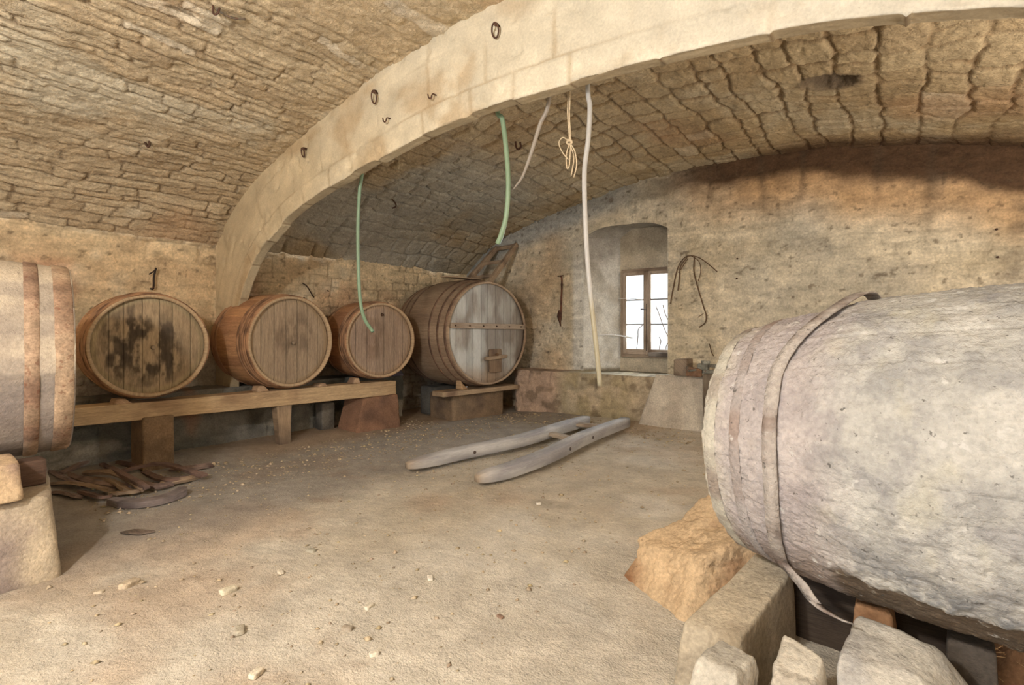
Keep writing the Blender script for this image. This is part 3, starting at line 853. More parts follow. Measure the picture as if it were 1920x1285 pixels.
RH = [(.035, .032), (.075, .028), (.115, .028), (.165, .026), (.215, .026), (.78, .028), (.83, .028), (.88, .028), (.93, .03), (.97, .03)]
RB = 'old barrels lying in a row on the timber beam'
for nm, hc, yaw, r, L, rb, lab, sd, hf, bc, hcs in (
    ('b', (-5.82, 1.896, 1.243), -.145, .495, .92, .535, 'rusty brown barrel with a dark stain and painted shadow on its head, nearest on the timber beam', 3,
     head_stain(-.15, -.1, .95, .95, (58, 48, 40), .9, 5, (176, 156, 112)), ((212, 158, 98), (168, 116, 70)), ((172, 146, 108), (134, 110, 82))),  # dark stain with the left barrel's cast shadow painted in
    ('b', (-5.80, 3.350, 1.257), .03, .537, .88, .577, 'brown barrel with a plain dusty head in the middle of the beam row', 14,
     head_stain(.1, .2, .6, .5, (112, 88, 66), .6, 6, (178, 150, 110)), ((210, 152, 90), (166, 112, 66)), ((168, 142, 110), (146, 120, 94))),
    ('b', (-5.78, 4.655, 1.250), -.20, .517, .88, .556, 'smaller brown barrel under the short green hose at the far end of the beam', 25,
     head_stain(-.2, .1, .35, .8, (118, 88, 62), .5, 7, (176, 142, 104)), ((208, 142, 80), (158, 102, 60)), ((160, 134, 110), (140, 112, 92)))):
    root = thing('wine_barrel', (hc[0] - L / 2, hc[1], hc[2] - rb), lab, 'barrel', RB)
    a, e1, e2 = barrel_parts(root, hc, yaw, r, L, rb, hoops=RH, seed=sd, headfn=hf, body_c=bc, head_c=hcs, hoop_c=((184, 132, 84), (122, 86, 58)), hoopmat='wood', hoop_t=.009, chime=.05, rimc=(182, 156, 116))
    p = np.array(hc) - a * .03 + e2 * (-.02 if sd != 25 else .35 * r * 2 * .98) + e1 * (.02 if sd != 25 else 0.02)
    V, F, U = tube([p - a * .01, p + a * .016], [.022, .016], 12); make('bung', V, F, lin((150, 130, 104) if sd != 25 else (90, 60, 40)), 'wood', root, uv=U)

# the big upright-planked vat barrel by the window wall
hcV, yV, rV, LV = (-5.15, 6.251, 1.341), -.17, .805, 1.5


def vat_head(x, y, c, seed):
    c = mixc(lin((172, 168, 160)), lin((146, 136, 126)), sst(-.3, .4, fbm(x * 5, y * 2, None, 4, 3)))
    c = mixc(c, lin((190, 194, 192)), sst(.2, -.4, x) * sst(-.4, .3, fbm(x * 4, y * 2, None, 3, 8)) * .6)
    c = mixc(c, lin((104, 84, 66)), sst(.5, .9, x + .2 * fbm(x * 4, y * 4, None, 3, 9)) * .7)
    c = mixc(c, lin((112, 88, 66)), sst(.34, .1, np.abs(x - .12)) * sst(-.42, -.52, y) * .7)
    c = mixc(c, lin((160, 124, 82)), sst(-.6, -.95, y + .1 * x) * .6)
    return c


root = thing('wine_vat', (-5.9, 6.35, hcV[2] - .87), 'large grey-headed wooden vat with a nailed crossbar, lying beside the window wall', 'barrel')
a, e1, e2 = barrel_parts(root, hcV, yV, rV, LV, .87, pw=2.0, staves=34, body_c=((178, 148, 114), (144, 114, 86)), hoops=[(.045, .05), (.15, .045), (.28, .045), (.70, .05), (.84, .045), (.93, .045)],
                         hoop_c=((138, 104, 78), (102, 76, 60)), seed=41, planks=10, headfn=vat_head, nth=620, hoop_t=.006, headmat='smooth_wood', chime=.03)
H = np.array(hcV) + a * (-.012)
ez = e2 * 1.0
V, F, U = bar(H + e1 * -.765 + ez * .12, H + e1 * .765 + ez * .10, .05, .085, ez, 12, .15, .004, 4)
cb = make('crossbar', V, F, stained(V, (168, 146, 122), (128, 104, 84)), 'wood', root, uv=U)
for k in range(6):
    p = H + e1 * (-.68 + k * .27) + ez * (.117 - k * .003) + a * .026
    V, F, U = tube([p, p + a * .012], [.014, .010], 8); part_of('bolt', V, F, lin((86, 60, 44)), 'iron', cb, root.location, uv=U)
V, F, U = bar(H + e1 * -.10 + ez * -.40 + a * .01, H + e1 * .36 + ez * -.37 + a * .01, .06, .055, ez, 10, .3, .006, 5)
make('door_bar', V, F, stained(V, (172, 146, 112), (128, 100, 72)), 'wood', root, uv=U)
V, F, U = bar(H + e1 * .12 + ez * -.62 + a * .002, H + e1 * .12 + ez * -.25 + a * .002, .26, .018, a, 8, .15, .003, 6)
make('hatch', V, F, stained(V, (136, 108, 78), (104, 80, 60), 6), 'wood', root, uv=U)
p = H + e1 * .13 + ez * -.34 + a * .03
V, F, U = tube([p - a * .04, p + a * .03], [.02, .02], 8); make('bung', V, F, lin((120, 84, 50)), 'wood', root, uv=U)

# barrel cut by the left edge of the picture
def lbody(TH, T, R):
    d = .003 * fbm(np.cos(TH) * 5, np.sin(TH) * 5, T * 6, 3, 201)
    c = mixc(lin((190, 172, 146)), lin((158, 142, 124)), sst(-.3, .4, fbm(np.cos(TH) * 3, np.sin(TH) * 3, T * 3, 4, 202)))
    c = mixc(c, lin((128, 116, 108)), sst(-.2, .5, fbm(np.cos(TH) * 6, np.sin(TH) * 6, T * 1.5, 4, 203)) * .55)
    c = mixc(c, lin((120, 110, 112)), sst(.1, -.5, np.sin(TH) + .5 * fbm(np.cos(TH) * 4, np.sin(TH) * 4, T * 3, 4, 204)) * .6)  # purple-grey lower wood, some underside shade painted in
    return d, c


root = thing('dusty_barrel', (-4.66, .35, .60), 'pale dusty barrel with wide rusty hoops on a squared block, nearest on the left', 'barrel')
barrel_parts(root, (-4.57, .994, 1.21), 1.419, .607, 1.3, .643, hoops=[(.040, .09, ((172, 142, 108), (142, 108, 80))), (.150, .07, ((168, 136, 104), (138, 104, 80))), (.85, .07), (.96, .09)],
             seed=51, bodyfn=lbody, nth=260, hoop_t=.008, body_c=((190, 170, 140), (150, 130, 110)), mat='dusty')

# the huge mouldy barrel at the right
def rbody(TH, T, R):
    c0, s0 = np.cos(TH), np.sin(TH); T0 = T; T = T * 3.4
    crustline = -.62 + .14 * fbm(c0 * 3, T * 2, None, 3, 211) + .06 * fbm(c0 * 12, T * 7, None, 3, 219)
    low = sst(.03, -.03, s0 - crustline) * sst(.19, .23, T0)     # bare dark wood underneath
    crust = (1 - low)
    n1 = fbm(c0 * 4, s0 * 4, T * 4, 4, 212, .6); n2 = fbm(c0 * 14, s0 * 14, T * 14, 4, 213, .6)
    d = .008 * n1 + .009 * n2 + .004 * fbm(c0 * 40, s0 * 40, T * 40, 3, 218) + .012 * crust * sst(.18, .26, T0) + .014 * np.exp(-((s0 - crustline - .02) / .05) ** 2) * sst(.2, .24, T0) * (.5 + n2)
    c = mixc(lin((172, 170, 164)), lin((144, 143, 142)), sst(-.4, .4, n1))
    c = mixc(c, lin((186, 183, 176)), sst(.05, .5, fbm(c0 * 5 + 3, s0 * 5, T * 5, 4, 214)) * .7)
    c = mixc(c, lin((178, 172, 146)), sst(.25, .6, fbm(c0 * 4 + 9, s0 * 4, T * 5, 3, 215)) * .4)
    c = mixc(c, lin((128, 126, 130)), sst(.15, .45, fbm(c0 * 6, s0 * 6 + 4, T * 6, 4, 216)) * .5)
    c = mixc(c, lin((166, 150, 150)), sst(.30, .18, T0 + .02 * n2) * .6)
    c = mixc(c, lin((188, 180, 160)), sst(.06, .0, T0 + .03 * n1) * .8)
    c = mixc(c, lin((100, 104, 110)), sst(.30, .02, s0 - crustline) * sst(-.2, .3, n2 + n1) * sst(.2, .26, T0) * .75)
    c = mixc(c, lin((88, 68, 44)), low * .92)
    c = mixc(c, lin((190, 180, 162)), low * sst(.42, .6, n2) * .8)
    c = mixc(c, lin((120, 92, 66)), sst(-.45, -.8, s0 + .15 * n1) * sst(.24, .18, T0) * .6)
    return d, c


hcR, yR, rR, LR, rbR, pR = (-.557, 2.672, .894), 2.934, .498, 2.02, .597, -.056
root = thing('mouldy_barrel', (.4, 2.45, .33), 'huge grey mould-crusted barrel propped on rough stones at the right', 'barrel')
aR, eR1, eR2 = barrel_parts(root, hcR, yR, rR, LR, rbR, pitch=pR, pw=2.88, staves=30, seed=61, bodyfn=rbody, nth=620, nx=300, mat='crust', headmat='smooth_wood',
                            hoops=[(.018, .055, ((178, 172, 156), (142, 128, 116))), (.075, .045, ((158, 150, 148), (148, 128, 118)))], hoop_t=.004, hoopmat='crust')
# third hoop, sprung loose: stands off at the top and hangs free at the bottom
root = bpy.data.objects[root.name]


def profR(t): return rR + (rbR - rR) * (1 - abs(2 * t - 1) ** 2.88)


def onR(t, ang, lift=0.0):
    q = profR(t) + .016 + lift
    return np.array(hcR) - aR * t * LR + q * (math.cos(ang) * eR1 + math.sin(ang) * eR2)


pp, nn = [], []
# angle measured from eR1; find which side faces the camera
side = 1 if np.dot(onR(.2, 0)[:2], (-SN, CS)) < np.dot(onR(.2, math.pi)[:2], (-SN, CS)) else -1
for k in range(46):
    f = k / 45; up = 112 - 200 * f           # degrees of elevation, from over the top down to below
    ang = math.radians(up) if side > 0 else math.radians(180 - up)
    lift = .035 * math.exp(-((up - 92) / 17) ** 2) + .03 * sst(-45, -78, up) ** 1.3
    t = .15 - .03 * sst(0, -60, up) + .09 * sst(30, 95, up)
    pp.append(onR(t, ang, lift)); nn.append(math.cos(ang) * eR1 + math.sin(ang) * eR2)
cut = 37
ye = pp[cut - 1][1]
end = [atY(1500, 1092, ye - .02), atY(1528, 1130, ye - .05), atY(1560, 1153, ye - .09), atY(1590, 1167, ye - .12)]
P = np.vstack([pp[:cut], end]); N = np.vstack([nn[:cut], [nn[cut]] * 4])
Pc = catmull(P, 4); Nc = np.stack([np.interp(np.linspace(0, len(N) - 1, len(Pc)), np.arange(len(N)), N[:, i]) for i in range(3)], -1)
V, F, U = strap(Pc, aR, Nc, np.interp(np.arange(len(Pc)), [0, len(Pc) - 18, len(Pc) - 1], [.05, .05, .035]), .006)
V = V + .002 * fbm(V[:, 0] * 30, V[:, 1] * 30, V[:, 2] * 30, 3, 5)[:, None]
make('loose_hoop', V, F, stained(V, (168, 158, 150), (128, 108, 98), 14, 3), 'crust', root, uv=U)

# ------------------------------------------------------------------ supports of the row
def block(name, c8, base, other, label, cat, group=None, mat='stone', n=14, rnd=.12, amp=.012, seed=0, freq=5., jag=0., sc=4.):
    V, F, U = hexa(c8, n, rnd, amp, seed, freq, jag)
    return tag(make(name, V, F, stained(V, base, other, sc, seed), mat, uv=U), label, cat, group)


def timber(name, p0, p1, w, h, base, other, label, cat, group=None, n=16, rnd=.1, amp=.005, seed=0, mat='wood', up=(0, 0, 1)):
    V, F, U = bar(p0, p1, w, h, up, n, rnd, amp, seed, 6)
    return tag(make(name, V, F, stained(V, base, other, 5, seed), mat, uv=U), label, cat, group)


c8 = np.array([(-6.13, .55, .56), (-5.87, .55, .55), (-5.86, 4.98, .455), (-6.12, 4.98, .455), (-6.13, .55, .705), (-5.87, .55, .705), (-5.86, 4.98, .66), (-6.12, 4.98, .66)])
V, F, U = hexa(c8, 60, .08, .014, 8, 2.2)
U = np.stack([V[:, 1], V[:, 0] + V[:, 2]], -1)
tag(make('timber_beam', V, F, stained(V, (196, 162, 112), (158, 122, 82), 3, 9), 'wood', uv=U), 'long squared timber beam carrying the row of three brown barrels', 'beam')
block('support_block', boxc(-6.16, -5.835, 1.83, 2.10, -.02, .545), (138, 108, 72), (104, 82, 58), 'upright stone block under the near part of the timber beam', 'block', n=16, rnd=.08, seed=12)
V, F, U = hexa([(-6.0, 3.24, .0), (-5.89, 3.24, .0), (-5.89, 3.37, .0), (-6.0, 3.37, .0), (-6.02, 3.19, .50), (-5.88, 3.19, .50), (-5.88, 3.38, .50), (-6.02, 3.38, .50)], 12, .1, .008, 3, 7)
tag(make('prop_post', V, F, stained(V, (170, 140, 104), (120, 98, 76)), 'wood', uv=np.stack([V[:, 2], V[:, 1]], -1)), 'thin tapered wooden prop under the middle of the timber beam', 'post')
block('support_block', [(-6.2, 4.20, -.02), (-5.79, 4.24, -.02), (-5.77, 4.99, -.02), (-6.2, 5.0, -.02), (-6.2, 4.34, .47), (-5.84, 4.40, .455), (-5.80, 4.96, .465), (-6.2, 4.98, .48)],
      (142, 100, 70), (112, 80, 60), 'reddish brown stone block under the far end of the timber beam', 'block', n=18, rnd=.1, seed=13)
block('rubble_stone', boxc(-6.42, -6.24, 4.02, 4.22, -.01, .40), (120, 112, 100), (80, 76, 70), 'dark upright stone behind the reddish block under the beam', 'stone', n=8, rnd=.2, seed=14)
block('rubble_stone', [tuple(atZ(378, 832, .04)), tuple(atZ(408, 829, .04)), tuple(atZ(412, 822, .04) + [-.05, .08, 0]), tuple(atZ(380, 822, .04) + [-.06, .05, 0])] +
      [tuple(atZ(372, 832, .04) + [0, 0, .15]), tuple(atZ(412, 829, .04) + [0, 0, .15]), tuple(atZ(412, 822, .04) + [-.05, .08, .15]), tuple(atZ(376, 822, .04) + [-.06, .05, .15])],
      (120, 116, 100), (84, 84, 88), 'small grey stone on the floor below the beam, between block and prop', 'stone', n=8, rnd=.25, seed=15)
CH = 'wooden chocks wedging the barrels'
for (px, py, w, h, lab) in ((228, 762, .16, .055, 'small pale chock on the beam under the stained barrel'), (490, 733, .15, .07, 'small wooden chock on the beam left of the middle barrel'),
                            (600, 722, .16, .04, 'flat chock on the beam right of the middle barrel'), (665, 716, .12, .075, 'small wooden chock on the beam under the barrel by the green hose')):
    p = atX(px, py, -5.95); y = p[1]; z = .70 - .035 * (y - .55) / 4.43 - .004
    s = 1 if px in (490, 228) else -1
    c8 = [(-6.05, y - w / 2, z), (-5.89, y - w / 2, z), (-5.89, y + w / 2, z), (-6.05, y + w / 2, z), (-6.05, y - w * (.15 if s < 0 else .35), z + h), (-5.90, y - w * (.15 if s < 0 else .35), z + h), (-5.90, y + w * (.3 if s < 0 else .1), z + h), (-6.05, y + w * (.3 if s < 0 else .1), z + h)]
    block('chock', c8, (188, 152, 112), (150, 112, 78), lab, 'wedge', CH, 'wood', 6, .2, .004, int(px))

# supports of the vat
au = np.array([.16, 1.06]); au /= np.linalg.norm(au)
cc = np.array([-5.38, 6.28]) + np.array([-.33, .05]) * .95
block('support_block', orbox(cc, au, .535, .31, -.03, .388), (138, 112, 82), (112, 92, 74), 'broad squared stone block under the front of the grey vat', 'block', n=20, rnd=.07, seed=16)
timber('bearer_plank', (-5.52, 5.47, .435), (-5.29, 7.04, .435), .30, .075, (176, 146, 108), (128, 100, 76), 'flat bearer plank between the grey vat and its stone block', 'plank', seed=17)
block('chock', [(-5.52, 5.86, .47), (-5.37, 5.86, .47), (-5.36, 6.0, .47), (-5.5, 6.0, .47), (-5.50, 5.85, .62), (-5.40, 5.85, .62), (-5.40, 5.92, .54), (-5.5, 5.92, .54)], (186, 148, 100), (150, 114, 78), 'upright pale chock wedged under the grey vat', 'wedge', None, 'wood', 6, .15, .004, 18)
block('support_block', boxc(-6.44, -6.08, 5.98, 6.6, -.02, .455), (104, 100, 92), (80, 78, 76), 'dark squared stone under the rear of the grey vat', 'block', n=10, rnd=.1, seed=19)
block('rubble_stone', [(-6.62, 5.26, .68), (-6.3, 5.26, .66), (-6.3, 5.55, .66), (-6.62, 5.58, .68), (-6.58, 5.32, .80), (-6.38, 5.32, .78), (-6.38, 5.5, .78), (-6.58, 5.5, .8)], (92, 90, 110), (70, 70, 84), 'rounded bluish stone on the wall footing between beam row and vat', 'stone', n=8, rnd=.4, seed=20)

# ladder leaning above the vat
def ladder_up():
    b0 = np.array((-5.55, 6.72, 2.19)); t0 = np.array((-5.60, 7.56, 2.95)); b1 = np.array((-6.05, 6.66, 2.19)); t1 = np.array((-6.06, 7.56, 2.93))
    root = thing('wooden_ladder', (-5.8, 6.7, 2.19), 'broken piece of wooden ladder leaning on the wall on top of the vat', 'ladder')
    for a_, b_, s in ((b0, t0, 1), (b1, t1, 2)):
        V, F, U = bar(a_, b_, .065, .09, (0, -1, 1), 12, .2, .006, s); make('rail', V, F, stained(V, (176, 148, 116), (126, 104, 84), 7, s), 'wood', root, uv=U)
    for k, f in enumerate((.16, .54, .965)):
        V, F, U = bar(b1 * (1 - f) + t1 * f + [-.02, 0, 0], b0 * (1 - f) + t0 * f + [.02, 0, 0], .05, .05 if k < 2 else .065, (0, -1, 1), 8, .3, .004, k + 5)
        make('rung', V, F, stained(V, (184, 156, 122), (134, 110, 88), 7, k), 'wood', root, uv=U)


ladder_up()
V, F, U = bar((-5.66, 5.75, 2.222), (-5.62, 6.55, 2.228), .20, .02, (0, 0, 1), 8, .2, .006, 9)
tag(make('loose_board', V, F, stained(V, (184, 156, 122), (140, 114, 88)), 'wood', uv=U), 'thin loose board lying along the top of the grey vat', 'board')
bpy.data.objects['loose_board'].rotation_euler = (0, 0, 0)

# ladder lying on the floor
def floor_ladder():
    root = thing('farm_ladder', (-3.6, 5.2, 0), 'weathered grey ladder shafts with two cross pieces lying on the earth floor', 'ladder')
    A = [atZ(762, 874, .07), atZ(868, 849, .09), atZ(980, 825, .11), atZ(1050, 803, .11), atZ(1098, 789, .10)]
    B = [atZ(893, 898, .07), atZ(960, 880, .08), atZ(1030, 853, .11), atZ(1100, 819, .13), atZ(1172, 792, .11)]
    for k, P in enumerate((A, B)):
        P = catmull(P, 8); n = len(P); V = []
        T = np.gradient(P, axis=0); T /= np.linalg.norm(T, axis=1)[:, None]; S = np.cross(T, [0, 0, 1.]); S /= np.linalg.norm(S, axis=1)[:, None]
        ns = 16; th = np.linspace(0, 2 * np.pi, ns, endpoint=False)
        f = np.linspace(0, 1, n); w = (.072 + .012 * np.sin(f * 3)) * (1 - .55 * np.exp(-f * 22)); h = (.060 + .01 * f) * (1 - .5 * np.exp(-f * 22))
        sq = lambda c: np.sign(c) * np.abs(c) ** .38
        V = P[:, None] + S[:, None] * (w[:, None] * sq(np.cos(th)))[..., None] + np.array([0, 0, 1.]) * (h[:, None] * sq(np.sin(th)))[..., None]
        V = V.reshape(-1, 3); V += .006 * fbm(V[:, 0] * 8, V[:, 1] * 8, V[:, 2] * 8, 4, k)[:, None]
        F = [(i * ns + j, i * ns + (j + 1) % ns, (i + 1) * ns + (j + 1) % ns, (i + 1) * ns + j) for i in range(n - 1) for j in range(ns)]
        F += [tuple(range(ns))[::-1], tuple((n - 1) * ns + j for j in range(ns))]
        L = np.concatenate([[0], np.cumsum(np.linalg.norm(np.diff(P, axis=0), axis=1))])
        U = np.stack([np.repeat(L, ns), np.tile(th * .07, n)], -1)
        c = mixc(lin((188, 186, 186)), lin((150, 147, 152)), sst(-.3, .4, fbm(V[:, 0] * 5, V[:, 1] * 2, V[:, 2] * 20, 4, k + 3)))
        c = mixc(c, lin((168, 146, 120)), np.repeat(np.exp(-f * 26), ns))
        make('shaft', V, F, c, 'smooth_wood', root, uv=U)
        for fr in ((.62, .78) if k else (.30,)):
            i = int(fr * (n - 1)); p = P[i] - S[i] * -1 * w[i] * .96
            V, F, U = tube([p - S[i] * .01, p + S[i] * .006], [.02, .018], 8); make('peg', V, F, lin((92, 78, 72)), 'wood', root, uv=U)
    for (pa, pb, z) in (((1012, 809), (1075, 824), .11), ((1075, 796), (1140, 800), .11)):
        V, F, U = bar(atZ(*pa, z), atZ(*pb, z), .10, .045, (0, 0, 1), 8, .2, .005, int(pa[0])); make('cross_piece', V, F, stained(V, (176, 156, 132), (140, 118, 96), 7), 'wood', root, uv=U)


floor_ladder()

# ------------------------------------------------------------------ left foreground supports
block('squared_block', [(-4.75, -.45, -.02), (-3.80, -.45, -.02), (-3.80, .80, -.02), (-4.75, .95, -.02), (-4.75, -.45, .47), (-3.84, -.45, .46), (-3.85, .76, .46), (-4.75, .92, .47)],
      (188, 168, 136), (138, 120, 112), 'big squared pale block with worn edges under the dusty barrel, at the left edge', 'block', n=34, rnd=.09, amp=.014, seed=21, sc=2.5)
block('wedge_stone', [(-4.15, .28, .475), (-3.79, .26, .475), (-3.79, .64, .475), (-4.15, .66, .475), (-4.12, .22, .66), (-3.82, .20, .66), (-3.83, .63, .67), (-4.12, .64, .69)],
      (196, 164, 120), (150, 120, 100), 'flat wedge stone between the dusty barrel and the block below it', 'stone', n=14, rnd=.12, amp=.012, seed=22)
block('support_post', boxc(-4.28, -4.13, .63, .80, .465, .615), (98, 72, 56), (66, 48, 40), 'dark short timber standing on the squared block under the dusty barrel', 'post', None, 'wood', 8, .1, .004, 23)

# ------------------------------------------------------------------ right foreground stones
ST = 'rough stones propping the mouldy barrel'
block('prop_stone', [(-1.27, 2.72, -.03), (-.85, 2.46, -.03), (-.34, 2.92, -.03), (-.80, 3.40, -.03), (-1.21, 2.80, .18), (-.80, 2.60, .27), (-.50, 2.93, .385), (-.90, 3.24, .46)],
      (200, 166, 118), (152, 98, 48), 'large orange-brown rough stone under the far end of the mouldy barrel', 'stone', ST, n=76, rnd=.12, amp=.05, seed=31, freq=7, jag=.06, sc=3.)
block('prop_stone', [(-.73, 2.0, -.03), (-.46, 1.97, -.03), (-.36, 2.58, -.03), (-.56, 2.70, -.03), (-.69, 2.05, .235), (-.475, 2.05, .25), (-.38, 2.56, .345), (-.55, 2.66, .345)],
      (180, 164, 136), (160, 144, 118), 'long squared stone with a smooth tan top sloping under the barrel', 'stone', ST, n=30, rnd=.09, amp=.012, seed=32)
block('prop_stone', [(-.62, 1.66, -.02), (-.40, 1.62, -.02), (-.37, 1.90, -.02), (-.62, 1.95, -.02), (-.56, 1.78, .29), (-.42, 1.74, .29), (-.385, 1.88, .30), (-.52, 1.93, .29)],
      (184, 176, 160), (160, 152, 138), 'low grey angular stone in front of the long squared stone', 'stone', ST, n=24, rnd=.2, amp=.022, seed=33, freq=7, jag=.03)
block('prop_stone', [(-.37, 1.70, -.02), (-.18, 1.72, -.02), (-.14, 2.0, -.02), (-.36, 2.12, -.02), (-.35, 1.84, .28), (-.21, 1.86, .28), (-.20, 1.98, .31), (-.34, 2.06, .34)],
      (190, 180, 162), (164, 152, 136), 'small peaked stone between the low grey stone and the pale boulder', 'stone', ST, n=24, rnd=.2, amp=.024, seed=34, freq=7, jag=.04)
block('prop_stone', [(-.13, 1.74, -.02), (.30, 1.75, -.02), (.36, 2.3, -.02), (-.13, 2.36, -.02), (-.18, 2.02, .31), (.06, 2.04, .31), (.10, 2.24, .355), (-.14, 2.28, .37)],
      (194, 186, 170), (166, 162, 158), 'big pale boulder carrying the middle of the mouldy barrel', 'stone', ST, n=32, rnd=.22, amp=.03, seed=35, freq=4, jag=.04)
block('prop_stone', [(-.16, 2.40, -.02), (.0, 2.40, -.02), (.02, 2.54, -.02), (-.16, 2.56, -.02), (-.15, 2.42, .33), (-.03, 2.42, .33), (-.02, 2.52, .33), (-.15, 2.52, .33)],
      (182, 132, 80), (140, 96, 56), 'small brown stone jammed behind the pale boulder', 'stone', ST, n=12, rnd=.25, amp=.02, seed=36, freq=7)
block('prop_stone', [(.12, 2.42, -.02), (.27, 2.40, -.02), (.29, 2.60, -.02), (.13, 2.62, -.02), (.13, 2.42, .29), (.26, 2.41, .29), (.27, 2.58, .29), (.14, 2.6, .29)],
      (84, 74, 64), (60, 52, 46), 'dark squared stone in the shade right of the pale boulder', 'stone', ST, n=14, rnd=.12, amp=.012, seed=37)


block('shade_filler', boxc(-.40, .16, 2.66, 2.84, -.02, .28), (78, 64, 52), (52, 42, 36), 'added dark filler that darkens the hollow beneath the mouldy barrel', 'timber', None, 'wood', 14, .1, .008, 38)  # added dark mass standing in for the black shade under the barrel


def straw():
    rng = np.random.default_rng(3); mb = MB()
    nx_, ny_ = 50, 40
    X, Y = np.meshgrid(np.linspace(.20, 1.4, nx_), np.linspace(2.66, 3.8, ny_), indexing='ij')
    e = np.minimum(np.minimum((X - .20) / .2, (1.4 - X) / .3), np.minimum((Y - 2.66) / .2, (3.8 - Y) / .3)); e = sst(0, 1, e)
    Z = -.02 + e * (.17 + .05 * fbm(X * 4, Y * 4, None, 4, 5)); c = mixc(lin((150, 104, 58)), lin((112, 76, 42)), sst(-.3, .3, fbm(X * 9, Y * 9, None, 3, 6)))
    mb.add(V3(X, Y, Z), gquads(nx_, ny_), c.reshape(-1, 3))
    for k in range(900):
        x, y = rng.uniform(.26, 1.3), rng.uniform(2.72, 3.7); i = int((x - .20) / 1.2 * (nx_ - 1)); j = int((y - 2.66) / 1.14 * (ny_ - 1)); z = Z[i, j]
        a_ = rng.uniform(0, 2 * math.pi); l = rng.uniform(.03, .10); d = np.array([math.cos(a_) * l, math.sin(a_) * l, rng.uniform(-.1, .25) * l])
        p = np.array([x, y, z + .006]); V, F, U = tube([p - d, p + d * .1 + [0, 0, .003], p + d], .0016, 3, False)
        mb.add(V, F, lin((206, 160, 92) if rng.random() < .6 else (168, 120, 66)), U)
    tag(mb.build('straw', 'stone'), 'orange-brown straw and dirt heaped behind the mouldy barrel', 'straw', kind='stuff')


straw()

# ------------------------------------------------------------------ by the window: slab, bench timber and vise
sl = [atY(1193, 806, 7.02), atY(1322, 816, 7.02), None, None, atY(1230, 702, 7.10), atY(1321, 706, 7.10)]
c8 = [sl[0], sl[1], sl[1] + [0, .13, 0], sl[0] + [0, .13, 0], sl[4], sl[5], sl[5] + [0, .10, 0], sl[4] + [0, .10, 0]]
block('stone_slab', c8, (200, 188, 168), (184, 170, 150), 'smooth pale stone slab leaning on the wall footing below the window', 'slab', n=26, rnd=.05, amp=.008, seed=41)
zt = sl[4][2] + .008
p = atY(1279, 690, 7.06)
block('beam_end', [(p[0] - .09, 6.98, zt), (p[0] + .09, 6.98, zt), (p[0] + .09, 7.24, zt), (p[0] - .09, 7.24, zt)] + [(p[0] - .09, 6.98, zt + .22), (p[0] + .09, 6.98, zt + .23), (p[0] + .09, 7.24, zt + .23), (p[0] - .09, 7.24, zt + .22)],
      (148, 128, 106), (110, 88, 68), 'short squared timber end standing on the pale slab left of the vise', 'timber', mat='wood', n=10, rnd=.08, amp=.005, seed=42)
q = atY(1330, 745, 7.0)
V, F, U = hexa([(q[0] - .07, 6.98, -.02), (q[0] + .16, 6.98, -.02), (q[0] + .16, 7.12, -.02), (q[0] - .07, 7.12, -.02), (q[0] - .08, 6.96, zt + .04), (q[0] + .18, 6.96, zt + .04), (q[0] + .18, 7.12, zt + .04), (q[0] - .08, 7.12, zt + .04)], 18, .1, .012, 43, 6)
tag(make('bench_post', V, F, stained(V, (130, 116, 98), (96, 80, 64), 5), 'wood', uv=np.stack([V[:, 2], V[:, 0]], -1)), 'weathered upright post beside the pale slab, carrying the vise', 'post')


def vise():
    root = thing('bench_vise', (q[0], 7.04, zt + .04), 'old grey-green iron vise clamped on the post below the window', 'vise')
    ir = [(128, 130, 120), (96, 84, 70)]; z0 = zt + .045
    x0 = p[0] + .10; b = MB()
    V, F, U = hexa(boxc(q[0] - .10, q[0] + .34, 6.98, 7.08, z0, z0 + .05), 8, .3, .006, 1, 9); b.add(V, F, stained(V, *ir, 8), U)
    V, F, U = hexa(boxc(q[0] - .16, q[0] - .02, 6.99, 7.09, z0 + .04, z0 + .13), 8, .35, .008, 2, 9); b.add(V, F, stained(V, *ir, 8), U)
    b.build('body', 'iron', root)
    V, F, U = tube([(q[0] - .06, 7.04, z0 + .12), (q[0] - .06, 7.04, z0 + .165)], [.055, .06], 16); make('anvil_knob', V, F, lin((150, 152, 142)), 'iron', root, uv=U)
    V, F, U = hexa(boxc(q[0] - .02, q[0] + .36, 7.0, 7.07, z0 + .085, z0 + .125), 6, .3, .004, 3, 9); make('slide_bar', V, F, stained(V, (150, 152, 142), (100, 92, 80), 8), 'iron', root, uv=U)
    V, F, U = hexa([(x0 - .01, 6.94, zt + .0), (q[0] - .085, 6.94, zt), (q[0] - .085, 6.975, zt), (x0 - .01, 6.975, zt), (x0 - .01, 6.94, zt + .14), (q[0] - .085, 6.94, zt + .10), (q[0] - .085, 6.975, zt + .10), (x0 - .01, 6.975, zt + .14)], 8, .25, .008, 4, 9)
    make('front_jaw', V, F, stained(V, (128, 92, 62), (110, 100, 88), 9), 'iron', root, uv=U)
    V, F, U = tube([(x0 + .03, 6.93, z0 + .03), (x0 + .13, 6.93, z0 + .05)], .012, 8); make('screw', V, F, lin((120, 120, 110)), 'iron', root, uv=U)


vise()

